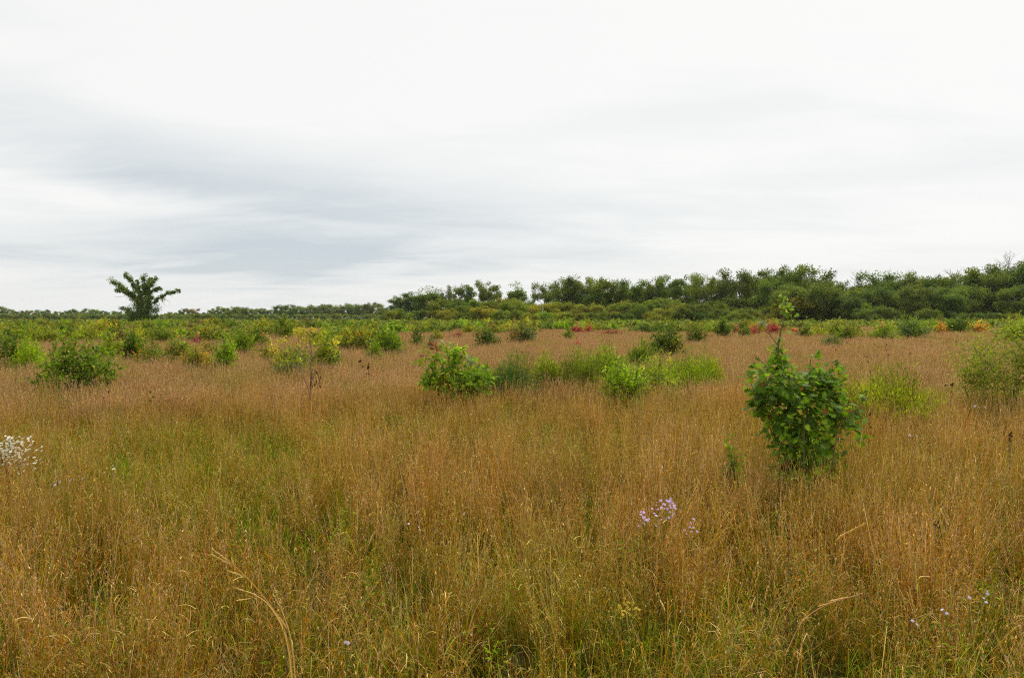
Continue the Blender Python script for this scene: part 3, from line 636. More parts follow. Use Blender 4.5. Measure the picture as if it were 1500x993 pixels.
for i, (px, wpx, ty, by, leaf, pal, wts, lab, nm, op) in enumerate(HERO):
    d = 1000*(CAM_H-GR)/(by-466.); d = min(d, 75)
    x = (px-750)/FPX*d; W = wpx/FPX*d; H = at(px, ty, d)[2]; z0 = float(ground_z(x, d))
    low = H < 1.1
    lf = max(leaf, d*.0024); nar = op.get('narrow', 1.8)
    n = int(np.clip(W*H/(lf*lf)*5.5*nar, 500, 12000))
    o2 = dict(op)
    S, Lm = shrub_meshes(W*(1.36 if op.get('upright') else 1.2), H*1.1, n, lf, pal, wts, z0=.3 if not low else .1, wy=min(W*1.1, 2.2) if low else None, stems=14, seed=500+i, rs=.7, **o2)
    e = empty(nm, (x, d, z0), lab, 'sumac' if nm == 'sumac_shrub' else ('weeds' if nm == 'leafy_plant' else 'shrub'))
    link('stem', S.mesh(nm+'_stems', M_twig), e); link('foliage', Lm.mesh(nm+'_foliage', M_leaf), e)
    CLEAR.append((x, d, W*.36))
# the far band of shrubs, each its own object
BV = []
for i in range(8):
    s = shrub_meshes(3.3, 2.05, 1900, .18, [(1, 1, 1), (1.3, 1.15, .8), (.65, .75, .9), (1.5, .85, .9)], [5, 2, 2, .4], seed=900+i, z0=.1, stems=5, narrow=1.5, oneobj=True)
    BV.append(s.mesh('band_shrub', [M_twig, M_leaf]))
BC = [((.185, .20, .022), 'olive green shrub in the far band across the field', 'olive shrubs of the far band', 7),
      ((.125, .175, .020), 'mid green shrub in the far band across the field', 'green shrubs of the far band', 6),
      ((.27, .275, .018), 'yellowish green shrub in the far band across the field', 'yellowish shrubs of the far band', 5),
      ((.19, .29, .016), 'bright green shrub in the far band across the field', 'bright green shrubs of the far band', 2),
      ((.19, .14, .05), 'brownish shrub in the far band across the field', 'brownish shrubs of the far band', 1.2)]
bw = np.array([b[3] for b in BC]); bw = bw/bw.sum()
def band_shrub(px, d, s=None, k=None):
    x = (px-750)/FPX*d; k = rng.choice(5, p=bw) if k is None else k; c, lab, grp, _ = BC[k]
    o = link('field_shrub', BV[rng.integers(8)], None, (x, d, float(ground_z(x, d))), rng.uniform(0, 6.28), np.array(c)*rng.uniform(.8, 1.2))
    s = s or rng.uniform(.85, 1.2); wv = rng.uniform(.85, 1.35); o.scale = (s*wv, s*wv, s*rng.uniform(.85, 1.1))
    zone = 'at far left' if px < 180 else 'below the short far row' if px < 380 else 'below the long even treeline' if px < 570 else 'in front of the slim trees' if px < 760 else \
           'in front of the closed treeline' if px < 1080 else 'right of the big oak sapling' if px < 1300 else 'at far right'
    dep = 'nearer' if d < 80 else 'farther'
    tag(o, lab.replace(' in the far band across the field', ', %s rows of the band, %s' % (dep, zone)), 'shrub', '%s, %s, %s' % (grp, dep, zone))
NEARB = []
for i in range(100): NEARB.append((-30+605*((i*.618034) % 1)+jit(8), 31*(2.3**rng.uniform(0, 1))))
for i in range(20): NEARB.append((rng.uniform(575, 800), 70*(1.4**rng.uniform(0, 1))))
for i in range(18): NEARB.append((rng.uniform(800, 1000), 70*(1.4**rng.uniform(0, 1))))
for i in range(56): NEARB.append((rng.uniform(1000, 1530), 52*(1.6**rng.uniform(0, 1))))
HB = [(h[0], h[1]/2, min(1000*(CAM_H-.8)/(h[3]-466.), 75)) for h in HERO]
for px, d in NEARB:
    if any(abs(px-a) < b*.8+1300/d and d < c+1 for a, b, c in HB if c > 36): continue
    band_shrub(px, d, rng.uniform(.78, 1.06))
for i in range(125):
    px = (i*0.6180339*1600) % 1600-50+jit(10); d = 86*(2.0**rng.uniform(0, 1))
    band_shrub(px, d, rng.uniform(.95, 1.25), 3 if (860 < px < 960 and rng.random() < .8) else None)
for px, ty, d in ((512, 462, 62), (520, 466, 58), (545, 464, 70), (690, 470, 75), (100, 468, 60)):
    band_shrub(px, d, (at(px, ty, d)[2])/2.0, 1)
# the rest of the scrub, too far to count
fs = MB(); sh = [shrub_meshes(4.5, 2.1, 260, .42, [(.18, .205, .026), (.14, .175, .026), (.23, .24, .026)], [4, 3, 2], seed=950+i, z0=.1, stems=0, narrow=1.4, oneobj=True) for i in range(5)]
for i in range(900):
    d = 105*(3.6**rng.uniform(0, 1)); px = rng.uniform(-80, 1580)
    if px > 560: d = 105*(1.8**rng.uniform(0, 1))
    x = (px-750)/FPX*d; z0 = float(ground_z(x, d)); m0 = sh[rng.integers(5)]
    f0 = 0; s = rng.uniform(.8, 1.15)
    V = np.concatenate(m0.V); V = V*[s*rng.uniform(.9, 1.5), s, s]+[x, d, z0]
    fs.add(V, np.concatenate(m0.F4), col=np.concatenate(m0.K)*rng.uniform(.75, 1.25))
tag(link('distant_scrub', fs.mesh('distant_scrub', M_leaf)), kind='stuff', cat='scrub', label='low green scrub merging into one band at the foot of the treeline')

# ------------------------------------------------------------------ big lobed-leaf oak sapling
def oak_leaf(seed, L=1.0):
    r = np.random.default_rng(seed)
    xs = [0, .10, .22, .32, .44, .55, .68, .80, .92, 1.0]; ws = [.015, .08, .24, .07, .40, .12, .50, .20, .30, .0]
    v = []; f = []
    for i, (a, b) in enumerate(zip(xs, ws)):
        sag = -.18*a*a; b *= r.uniform(.9, 1.1)
        v += [(0, a, sag), (-b, a+(.05 if i % 2 == 0 else 0), sag+.10*b*2-.3*b*b), (b, a+(.05 if i % 2 == 0 else 0), sag+.12*b*2-.3*b*b)]
    for i in range(len(xs)-1):
        a, b = 3*i, 3*(i+1); f += [(a, b, b+1, a+1), (a, a+2, b+2, b)]
    v.append((0, -.18, .02)); k = len(v)-1
    return (np.array(v)-[0, 0, 0])*L, np.array(f), (k, 1, 2)
LEAFV = [oak_leaf(i) for i in range(6)]
def leaf_mesh(i, col):
    v, f, _ = LEAFV[i]; mb = MB(); mb.add(v, f, col=np.array(col)*np.linspace(.9, 1.1, len(v))[:, None]); return mb.mesh('lobed_leaf', M_leaf, True)
def frames(ax, nn):
    y = nrm(ax); x = nrm(np.cross(y, nn)); z = np.cross(x, y); return np.stack([x, y, z], -1)   # columns
def oak_sapling():
    d0 = 7.6; bx = (1188-750)/FPX*d0; base = np.array([bx, d0, 0.])
    e = empty('oak_sapling', base, 'big bright green oak sapling with lobed leaves and one tall bare leader, right of centre', 'sapling')
    r = np.random.default_rng(77)
    Q = lambda px, py, dep=0: at(px, py, d0)*1.0+[0, dep, 0]-base
    stems = [([Q(1186, 745), Q(1172, 650), Q(1146, 560), Q(1141, 505), Q(1149, 470), Q(1152, 436)], .016),
             ([Q(1187, 745), Q(1185, 660), Q(1190, 590, .1), Q(1196, 528, .15)], .014),
             ([Q(1189, 745), Q(1205, 660, -.1), Q(1225, 610, -.15), Q(1250, 590, -.2)], .011),
             ([Q(1186, 745), Q(1150, 660, .05), Q(1115, 600, .1), Q(1098, 545, .05)], .009),
             ([Q(1188, 745), Q(1190, 650, .3), Q(1170, 570, .45)], .011), ([Q(1190, 745), Q(1215, 650, .3), Q(1215, 560, .35)], .011),
             ([Q(1185, 745), Q(1160, 670, -.35), Q(1150, 600, -.5)], .01), ([Q(1190, 745), Q(1200, 680, -.35), Q(1195, 620, -.5)], .01),
             ([Q(1141, 508), Q(1128, 490), Q(1112, 474)], .006), ([Q(1144, 560), Q(1118, 530), Q(1104, 520)], .006)]
    nst = 0
    for pts, rd in stems:
        s = MB(); P = np.array(pts); k = len(P); P[1:-1] += r.normal(0, .012, (k-2, 3)); s.tube(P, np.linspace(rd, rd*.35, k), 6)
        link('stem', s.mesh('sapling_stem', M_twig, True), e)
    # leaves: cluster list (px, py, rx px, ry px, depth spread m, count, size, palette)
    gA = [(.095, .185, .010), (.155, .27, .012), (.055, .105, .010), (.22, .33, .016), (.115, .185, .04)]; gP = [(.22, .30, .03), (.30, .36, .06), (.13, .22, .03)]
    CLS = [(1168, 590, 58, 50, .46, 980, .084, gA), (1128, 560, 34, 34, .32, 240, .083, gA), (1116, 590, 18, 28, .24, 70, .08, gA), (1206, 560, 28, 24, .30, 210, .083, gA), (1228, 604, 24, 26, .28, 170, .083, gA),
           (1172, 640, 54, 34, .40, 470, .08, gA), (1144, 530, 18, 18, .2, 80, .078, gA), (1142, 506, 6, 18, .08, 24, .065, gP+gA[:2]), (1149, 452, 11, 15, .09, 46, .06, gP),
           (1143, 436, 7, 6, .05, 12, .05, gP), (1157, 462, 6, 8, .05, 12, .055, gP), (1115, 474, 11, 7, .06, 16, .055, [(.3, .28, .16), (.2, .2, .07)]), (1252, 632, 12, 22, .2, 26, .08, gA), (1147, 482, 5, 12, .05, 9, .055, gP),
           (1188, 672, 46, 26, .38, 260, .08, gA), (1160, 690, 34, 18, .34, 130, .078, gA), (1262, 582, 10, 8, .1, 12, .07, gA), (1196, 522, 8, 9, .1, 18, .065, gA), (1222, 536, 10, 8, .12, 22, .065, gA)]
    allc = gA+gP+[(.3, .28, .16), (.2, .2, .07)]
    ptsL = []; axL = []; nL = []; sz = []; cl = []
    ctr = Q(1178, 610)
    for px, py, rx, ry, dp, n, s, pal in CLS:
        o = nrm(r.normal(0, 1, (n, 3)))*(r.random((n, 1))**.42)
        o2 = o.copy()
        p = np.array([Q(px+a*rx, py-c_*ry, b*dp) for a, b, c_ in o2])
        out = nrm(p-ctr)
        ptsL.append(p); axL.append(out*[1, 1, .3]+r.normal(0, .65, (n, 3))+[0, 0, -.2]); nL.append(nrm(out*.5+[0, -.1, .8]+r.normal(0, .55, (n, 3))))
        sz.append(s*r.uniform(.6, 1.25, n)); cl.append(np.array([allc.index(tuple(pal[q])) for q in r.integers(0, len(pal), n)]))
    p = np.concatenate(ptsL); ax = np.concatenate(axL); nn = np.concatenate(nL); sz = np.concatenate(sz); cl = np.concatenate(cl)
    rust = r.random(len(p)) < .014
    # the 300 that show largest: nearest to the camera and outermost
    score = (p[:, 1])-.35*np.linalg.norm((p-ctr)*[1, 0, 1], axis=1)-1.2*(sz-.1)
    score[p[:, 2] > 2.05] -= 1; order = np.argsort(score); big = set(order[:300].tolist())
    FR = frames(ax, nn); mesh_cache = {}
    rest = MB()
    from mathutils import Matrix
    for i in range(len(p)):
        vi = i % 6; c_ = (.30, .10, .03) if rust[i] else allc[cl[i]]
        if i in big:
            key = (vi, int(cl[i]), bool(rust[i]))
            if key not in mesh_cache: mesh_cache[key] = leaf_mesh(vi, c_)
            o = link('leaf', mesh_cache[key], e)
            M = Matrix.Identity(4)
            for a in range(3):
                for b in range(3): M[a][b] = FR[i][a][b]*sz[i]
                M[a][3] = p[i][a]
            o.matrix_local = M; b_ = r.uniform(.75, 1.3); o.color = (b_, b_, b_, 1)
        else:
            v, f, _ = LEAFV[vi]; rest.add((FR[i]@(v*sz[i]).T).T+p[i], f, col=np.array(c_)*r.uniform(.75, 1.3))
    o = link('foliage', rest.mesh('sapling_foliage', M_leaf, True), e); o['kind'] = 'stuff'
    CLEAR.append((bx, d0, .28))
oak_sapling()

def sprig(mbS, mbL, stems, leaf, n, sig, pal, r, t0=.4, narrow=1.5):
    for P, rd in stems:
        P = np.array(P, float); k = len(P); mbS.tube(P, np.linspace(rd, rd*.3, k), 5)
        m_ = int(n*np.linalg.norm(P[-1]-P[0])); ts = r.uniform(t0, 1, m_)*(k-1)
        q = np.stack([np.interp(ts, range(k), P[:, j]) for j in range(3)], 1)+r.normal(0, sig, (m_, 3))
        ll = leaf*r.uniform(.6, 1.3, m_); c = np.array(pal)[r.integers(0, len(pal), m_)]*r.uniform(.7, 1.3, (m_, 1))
        mbL.leaves(q, r.normal(0, 1, (m_, 3))*[1, 1, .6], nrm(r.normal(0, .5, (m_, 3))+[0, 0, .8]), ll, ll/narrow, c)
# thin yellow sapling with a bare dark stem
def stem_thing(name, d, bx_px, label, cat, stems, leaf, n, sig, pal, seed, t0=.4, narrow=1.5, clear=0, part='foliage', extra=None):
    base = np.array([(bx_px-750)/FPX*d, d, 0.]); e = empty(name, base, label, cat); r = np.random.default_rng(seed)
    S = MB(); Lm = MB(); ST = [([at(px, py, d)+[0, dep, 0]-base for px, py, dep in pts], rd) for pts, rd in stems]
    sprig(S, Lm, ST, leaf, n, sig, pal, r, t0, narrow)
    if extra: extra(S, Lm, lambda px, py, dep=0: at(px, py, d)+[0, dep, 0]-base, r)
    link('stem', S.mesh(name+'_stem', M_twig, True), e); link(part, Lm.mesh(name+'_leaves', M_leaf), e)
    if clear: CLEAR.append((base[0], base[1], clear))
    return e
def ys_extra(S, Lm, Q, r):
    for px, py, rx, ry, n, pal in ((440, 486, 13, 8, 110, [YE, YE, YG]), (458, 483, 8, 5, 34, [YE]), (448, 495, 14, 8, 70, [YE, YG]), (491, 500, 5, 8, 30, [YE]), (414, 499, 8, 5, 40, [YE, YG]), (436, 505, 5, 3, 15, [YE])):
        p = np.array([Q(px+a*rx, py+b*ry, c_*.12) for a, b, c_ in nrm(r.normal(0, 1, (n, 3)))*(r.random((n, 1))**.5)])
        ll = .05*r.uniform(.6, 1.3, n); Lm.leaves(p, r.normal(0, 1, (n, 3)), nrm(r.normal(0, .5, (n, 3))+[0, 0, .8]), ll, ll*.7, np.array(pal)[r.integers(0, len(pal), n)]*r.uniform(.75, 1.3, (n, 1)))
    n = 40; p = np.array([Q(462+a*7, 553+b*14, c_*.05) for a, b, c_ in r.uniform(-1, 1, (n, 3))]); ll = .09*r.uniform(.6, 1.4, n)
    Lm.leaves(p, r.normal(0, .3, (n, 3))+[.3, 0, -1], r.normal(0, 1, (n, 3)), ll, ll*.3, np.tile(np.array([[.09, .045, .03]]), (n, 1)))
stem_thing('yellow_sapling', 13.6, 455, 'thin sapling with bare dark stem and clusters of yellow leaves', 'sapling',
  [([(455, 650, 0), (455, 560, 0), (456, 512, 0), (452, 490, 0), (446, 478, 0)], .017), ([(455, 590, 0), (452, 570, 0), (443, 548, 0), (431, 534, 0), (424, 530, 0)], .013),
   ([(452, 530, 0), (440, 520, 0), (437, 500, 0), (438, 485, 0)], .006), ([(455, 530, 0), (470, 505, 0), (491, 497, 0)], .006), ([(456, 520, 0), (448, 505, 0), (460, 484, 0)], .006), ([(443, 545, 0), (432, 520, 0), (416, 500, 0)], .005)],
  .05, 6, .03, [YE, YG], 31, .75, extra=ys_extra)
# bright lobed oak sprouts left of centre
def os_extra(S, Lm, Q, r):
    gg = [(.22, .34, .014), (.17, .28, .014), (.34, .43, .018), (.10, .175, .012)]
    for px, py, rx, ry, dp, n, pal in ((668, 557, 56, 20, .4, 560, gg), (655, 530, 26, 15, .3, 150, gg+[YG]), (700, 552, 28, 18, .35, 220, gg), (638, 552, 17, 18, .25, 130, [gg[3], gg[1]]), (668, 522, 18, 16, .2, 80, gg[:3]), (650, 556, 10, 9, .25, 46, [OR, (.35, .2, .03), YE]),
                                       (672, 512, 14, 7, .12, 40, gg[:3]), (632, 522, 12, 6, .12, 26, [YG, BR, BG]), (612, 531, 8, 4, .08, 16, [BG, YG]), (654, 506, 9, 5, .1, 24, [(.3, .36, .16), BG]), (637, 507, 6, 5, .08, 18, [BR, (.2, .06, .03)]), (620, 513, 4, 4, .06, 10, [BG]),
                                       (705, 568, 16, 14, .2, 110, gg), (628, 560, 12, 12, .2, 60, gg), (680, 575, 30, 10, .3, 130, gg), (690, 525, 14, 8, .15, 30, [(.22, .3, .12), gg[0]])):
        o = nrm(r.normal(0, 1, (n, 3)))*(r.random((n, 1))**.5); p = np.array([Q(px+a*rx, py-c_*ry, b*dp) for a, b, c_ in o])
        FR = frames(o*[1, 1, .3]+r.normal(0, .6, (n, 3)), nrm(o*.4+[0, -.1, .9]+r.normal(0, .4, (n, 3)))); s = .095*r.uniform(.6, 1.3, n)
        for i in range(n):
            v, f, _ = LEAFV[i % 6]; Lm.add((FR[i]@(v*s[i]).T).T+p[i], f, col=np.array(pal[r.integers(len(pal))])*r.uniform(.7, 1.3))
stem_thing('oak_sprout', 14, 668, 'bright green oak sprouts with lobed leaves and an orange patch, left of centre', 'sapling',
  [([(668, 620, 0), (662, 560, 0), (654, 508, 0)], .014), ([(668, 620, 0), (680, 560, 0), (690, 525, 0)], .012), ([(668, 620, 0), (645, 560, 0), (612, 531, 0)], .01), ([(668, 620, 0), (670, 560, .1), (672, 510, .1)], .01), ([(650, 545, 0), (640, 520, 0), (637, 505, 0)], .006)],
  .08, 4, .05, [BG], 41, .5, clear=.15, extra=os_extra)
# loose yellow-green sapling thicket at the right edge
rs = np.random.default_rng(51); st = []
for k in range(16):
    b = 1425+k*5.5+rs.uniform(-3, 3); tx = b+rs.uniform(-32, 32); ty = rs.uniform(468, 520) if k > 4 else rs.uniform(500, 545)
    st.append(([(b*.6+1465*.4, 660, rs.uniform(-.3, .3)), (b, 570, rs.uniform(-.5, .5)), ((b+tx)/2, (570+ty)/2, rs.uniform(-.6, .6)), (tx, ty, rs.uniform(-.7, .7))], rs.uniform(.007, .012)))
for k in range(26):
    a_ = st[rs.integers(16)][0]; s0 = a_[2]; st.append(([s0, (s0[0]+rs.uniform(-18, 18), s0[1]-rs.uniform(5, 18), s0[2]), (s0[0]+rs.uniform(-36, 36), s0[1]-rs.uniform(8, 34), s0[2]+rs.uniform(-.3, .3))], .004))
stem_thing('loose_sapling', 12.8, 1465, 'loose thin-stemmed sapling thicket with small yellow green leaves at the right edge', 'sapling', st,   .052, 150, .12, [YG, (.19, .25, .015), (.28, .28, .02), BG, OL], 52, .3, 1.8, clear=.5)

# ------------------------------------------------------------------ flowers, seed heads, single stalks
M_pet = foliage_mat('petals', .25, .6, .2)
def flower_plant(name, d, px0, label, cat, heads, hc, cc, stemc, hsize, leafn=30, group=None, petals=8, seed=1, z_b=0, leafc=MG, leafL=.035):
    """stems from one base to flower heads placed as seen; heads = [(px, py)]"""
    r = np.random.default_rng(seed); base = np.array([(px0-750)/FPX*d, d, 0.]); e = empty(name, base, label, cat, group)
    S = MB(); Fl = MB(); Lf = MB()
    H_ = [at(px, py, d)+[0, r.uniform(-.08, .08), 0]-base for px, py in heads]; nm_ = min(8, max(1, len(heads)//7)); main = H_[:nm_]
    for ih, tp in enumerate(H_):
        if ih < nm_:
            b = np.array([tp[0]*.35, tp[1]*.3, -.02]); S.tube([b, b+(tp-b)*[.45, .45, .6], tp], [.0018, .0015, .001], 3, col=stemc)
        else:
            mt_ = min(main, key=lambda q: np.linalg.norm(q-tp)); b = np.array([mt_[0]*.35, mt_[1]*.3, -.02]); f_ = r.uniform(.62, .85); s0 = b+(mt_-b)*[f_*.8, f_*.8, f_]
            if s0[2] > tp[2]-.02: s0 = b+(mt_-b)*[.5, .5, max(.2, (tp[2]-.08)/max(mt_[2], .1))]
            S.tube([s0, (s0+tp)/2-[0, 0, .01], tp], [.0012, .001, .0008], 3, col=stemc)
        if len(heads) <= 10: Fl = MB()
        m_ = petals; a = np.arange(m_)*2*np.pi/m_; nz_ = nrm(np.array([r.normal(0, .35), -.45+r.normal(0, .3), .8])); u = nrm(np.cross(nz_, [0, 1, .2])); v_ = np.cross(nz_, u)
        dirs = u[None]*np.cos(a)[:, None]+v_[None]*np.sin(a)[:, None]; h = hsize*r.uniform(.7, 1.25)
        Fl.leaves(tp+dirs*h*.5, dirs, np.tile(nz_, (m_, 1)), np.full(m_, h), np.full(m_, h*.42), np.tile(np.array(hc)*r.uniform(.8, 1.15), (m_, 1)))
        Fl.leaves((tp+nz_*h*.1)[None], u[None], nz_[None], [h*.55], [h*.55], np.array([cc]))
        if len(heads) <= 10: link('flower_head', Fl.mesh(name+'_flower', M_pet), e)
    n = leafn
    if n:
        i = r.integers(0, len(heads), n); T = np.array([at(*heads[k], d)-base for k in i]); tt = r.uniform(.45, .95, (n, 1)); p = T*np.concatenate([.35+.65*tt, .3+.7*tt, tt], 1)+r.normal(0, .01, (n, 3))
        Lf.leaves(p, hd(n)+[0, 0, .5], nrm(r.normal(0, .4, (n, 3))+[0, 0, .8]), np.full(n, leafL)*r.uniform(.6, 1.3, n), np.full(n, leafL*.3), np.tile(np.array([leafc]), (n, 1))*r.uniform(.7, 1.3, (n, 1)))
        link('foliage', Lf.mesh(name+'_foliage', M_leaf), e)
    link('stem', S.mesh(name+'_stem', M_leaf), e)
    if len(heads) > 10: link('flower_head', Fl.mesh(name+'_flowers', M_pet), e)['kind'] = 'stuff'
def hp(x, y): return (900+x/8.27, 700+y/8.27)
SG = (.24, .22, .05); LIL = (.50, .34, .66); LC = (.45, .33, .12)
flower_plant('aster', 5.5, 975, 'lilac aster with the fullest cluster of small blooms, centre of three', 'flower',
   [hp(*q) for q in ((515, 295), (530, 360), (575, 290), (585, 300), (560, 345), (600, 362), (630, 345), (635, 365), (655, 285), (680, 275), (690, 290), (665, 300), (672, 345), (690, 350), (715, 320), (725, 355), (660, 225), (630, 265), (655, 390), (700, 415), (760, 390), (650, 465), (700, 455), (735, 465), (550, 410), (640, 510), (570, 505), (470, 410), (490, 430), (480, 400))], LIL, LC, SG, .014, 60, 'asters in bloom', seed=1)
flower_plant('aster', 5.45, 941, 'lilac aster with a short upright column of blooms, left of the fullest cluster', 'flower',
   [hp(*q) for q in ((345, 395), (350, 408), (335, 430), (345, 445), (325, 450), (360, 485), (350, 495), (335, 512), (375, 485), (300, 590), (370, 573), (345, 470), (400, 510), (425, 505), (500, 570))], LIL, LC, SG, .014, 30, 'asters in bloom', seed=2)
flower_plant('aster', 5.35, 1014, 'sparse lilac aster to the right of the fullest cluster', 'flower',
   [hp(*q) for q in ((890, 550), (895, 575), (980, 518), (965, 605), (975, 615), (930, 640), (850, 630), (853, 650), (940, 560))], LIL, LC, SG, .013, 20, 'asters in bloom', seed=3)
WH = (.82, .80, .72)
r_ = np.random.default_rng(5)
flower_plant('boneset', 8.0, 14, 'tall plant with flat heads of dense white flowers at the left edge', 'flower',
   [(np.clip(r_.normal(12, 20), -25, 60), np.clip(r_.normal(663, 14), 640, 700)) for i in range(260)], WH, (.6, .55, .35), (.32, .24, .10), .017, 30, None, 6, 6)
flower_plant('boneset', 6.0, 160, 'tiny sprig of white blooms in the grass right of the big white plant', 'flower', [(155, 686), (159, 684), (162, 688), (157, 690)], WH, LC, SG, .012, 6, None, 6, 7)
flower_plant('goldenrod', 4.0, 920, 'small goldenrod with yellow heads low in the foreground grass', 'flower',
   [(905+r_.uniform(0, 30), 882+r_.uniform(0, 18)) for i in range(34)], (.55, .40, .03), (.45, .3, .02), (.12, .14, .03), .011, 60, None, 5, 8)
small = [((1414, 871), (1418, 873), (1430, 869), (1447, 866), (1444, 868), (1432, 874)), ((1388, 898), (1390, 900)), ((1333, 906), (1335, 908)), ((1430, 595), (1436, 597), (1440, 596)),
         ((508, 936), (511, 939)), ((615, 768), (617, 770), (600, 764)), ((80, 712), (85, 708), (95, 703), (100, 704), (110, 700), (120, 701), (90, 715)), ((1335, 638), (1341, 638)), ((1450, 618),), ((681, 748),)]
sl = ['pale lilac blooms in short grass near the lower right corner', 'single pale lilac bloom low at right below the wider row of blooms', 'small lilac bloom in green grass at lower right', 'lilac blooms in the grass under the loose sapling thicket at right',
      'pair of lilac blooms near the bottom edge left of centre', 'few lilac blooms in the grass left of centre', 'faint lilac blooms in the grass below the white plant', 'tiny lilac blooms in the grass right of the big oak sapling', 'single tiny lilac bloom in mid grass at the far right', 'single tiny lilac bloom in mid grass near the centre']
for i, (hs, lb) in enumerate(zip(small, sl)):
    y = np.mean([h[1] for h in hs]); d = 1.50*1000/(y-466); flower_plant('aster', d, np.mean([h[0] for h in hs]), lb, 'flower', list(hs), (.58, .48, .68), LC, SG, max(.010, d*.0022), 6, 'asters in bloom', seed=20+i)
def dark_head(px, py, d, label, heads=1, size=.022, seed=0, hh=.0):
    r = np.random.default_rng(seed); base = np.array([(px-750)/FPX*d, d, 0.]); e = empty('dried_flower', base, label, 'dried flower', 'dried dark seed heads')
    S = MB(); K = MB(); size = size*.55
    for k in range(heads):
        tp = at(px+r.normal(0, 4)*(k > 0), py+abs(r.normal(0, 7))*(k > 0), d)-base; S.tube([(0, 0, -.02), tp*[.5, .5, .5]+[.01, 0, 0], tp], [.003, .0018, .0012], 4)
        n = 26; o = nrm(r.normal(0, 1, (n, 3))); K.leaves(tp+o*size*.55, o, nrm(r.normal(0, 1, (n, 3))), np.full(n, size), np.full(n, size*.5), np.tile([[.045, .025, .015]], (n, 1))*r.uniform(.6, 1.6, (n, 1)))
    link('stem', S.mesh('dried_stem', M_twig), e); link('seed_head', K.mesh('seed_head', M_leaf), e)
dark_head(1375, 765, 4.7, 'dark round seed head in the right foreground grass', 3, .02, 1)
dark_head(1156, 777, 4.6, 'dark seed head in orange grass below the big oak sapling', 2, .016, 2)
dark_head(1481, 634, 8.2, 'dark clustered seed head near the right edge in mid grass', 6, .03, 3)
dark_head(1275, 605, 8.8, 'dark seed head just right of the big oak sapling', 3, .03, 4)
dark_head(1396, 562, 13, 'tall dark seed spike left of the loose sapling thicket', 7, .045, 5)
dark_head(220, 574, 13, 'dark seed head in the grass below and right of the big dark shrub', 3, .045, 6)
dark_head(160, 573, 13, 'thin dark seed spike below the big dark shrub', 3, .035, 7)
dark_head(415, 862, 3.6, 'dark curled seed head beside the arching big stalk', 2, .013, 8)
dark_head(540, 533, 17, 'brown dried stalk with several heads left of the oak sprouts', 9, .05, 9)
dark_head(529, 528, 17, 'dried stalk with a dark nodding head in pink grass', 3, .05, 10)
dark_head(978, 560, 13, 'dark seed head in front of the lime green clump', 3, .035, 12)
r_ = np.random.default_rng(8)
for k in range(26):
    px, py = r_.uniform(1200, 1420), r_.uniform(495, 530); d = 1450/(py-466)
    dark_head(px, py, d, 'small dark seed head dotting the pinkish grass on the right', 1, d*.0028, 50+k)
# single tall stalks that stand out of the sward
def stalk(name, d, pts, label, tips, w0=.007, seed=0, col=G['tan']*1.25, group='tall arching grass stalks'):
    r = np.random.default_rng(seed); P = np.array([at(a, b, d) for a, b in pts]); base = np.array([P[0][0], d, 0.]); e = empty(name, base, label, 'grass stalk', group)
    k = len(P); ts = np.linspace(0, k-1, 14)
    cub = np.stack([np.interp(ts, range(k), P[:, j]) for j in range(3)], 1)-base
    for _ in range(2): cub[1:-1] = (cub[:-2]+2*cub[1:-1]+cub[2:])/4
    S = MB(); S.tube(cub, np.linspace(w0*.5, w0*.22, 14), 5, col=col); link('stem', S.mesh('stalk_stem', M_leaf, True), e)
    T = MB()
    for a, b, a2, b2 in tips:
        p0, p1 = at(a, b, d)-base, at(a2, b2, d)-base; n = 12; t = np.linspace(0, 1, n)[:, None]; q = p0+(p1-p0)*t; ax = np.tile(p1-p0, (n, 1))+r.normal(0, .25, (n, 3))*np.linalg.norm(p1-p0)
        T.leaves(q, ax, nrm(r.normal(0, 1, (n, 3))), np.full(n, .022), np.full(n, .006), G['straw'][None]*r.uniform(.85, 1.4, (n, 1)))
        T.tube([p0, (p0+p1)/2, p1], [.0022, .002, .001], 4, col=G['straw'])
    link('seed_head', T.mesh('stalk_seed_head', M_leaf), e)
def q4(x, y): return (290+x/4.66, 780+y/4.66)
stalk('big_grass_stalk', 3.2, [(430, 1120), q4(650, 900), q4(600, 640), q4(440, 420), q4(300, 270), q4(200, 180)], 'longest arching grass stalk with a forked straw seed head, lower left foreground',
      [(*q4(230, 210), *q4(100, 110)), (*q4(225, 215), *q4(100, 150)), (*q4(240, 220), *q4(170, 195)), (*q4(290, 290), *q4(215, 260)), (*q4(250, 240), *q4(230, 175))], .008, 1)
stalk('big_grass_stalk', 3.15, [(433, 1120), q4(640, 800), q4(560, 600), q4(480, 480), q4(400, 425), q4(270, 380)], 'pale grass stalk bending left below the longest arching one',
      [(*q4(390, 420), *q4(270, 380)), (*q4(350, 450), *q4(270, 460))], .007, 2, G['straw'])
stalk('big_grass_stalk', 3.1, [(440, 1120), q4(650, 750), q4(570, 520), q4(525, 380)], 'straight pale grass stalk with forked tip crossing the longest arching one',
      [(*q4(570, 520), *q4(525, 380)), (*q4(560, 510), *q4(515, 420)), (*q4(600, 640), *q4(545, 560))], .007, 3, G['straw'])
stalk('big_grass_stalk', 4.6, [(1185, 900), (1195, 830), (1215, 800), (1240, 780), (1262, 768)], 'reddish grass stalk arching to the right, below the big oak sapling', [(1225, 790, 1265, 767), (1230, 785, 1255, 772)], .006, 4, G['orange']*1.3)
stalk('big_grass_stalk', 4.0, [(1150, 960), (1175, 905), (1215, 882), (1262, 869)], 'pinkish grass stalk lying low to the right near the bottom right', [(1200, 887, 1262, 869), (1215, 880, 1240, 874)], .006, 5, G['pink']*1.3)
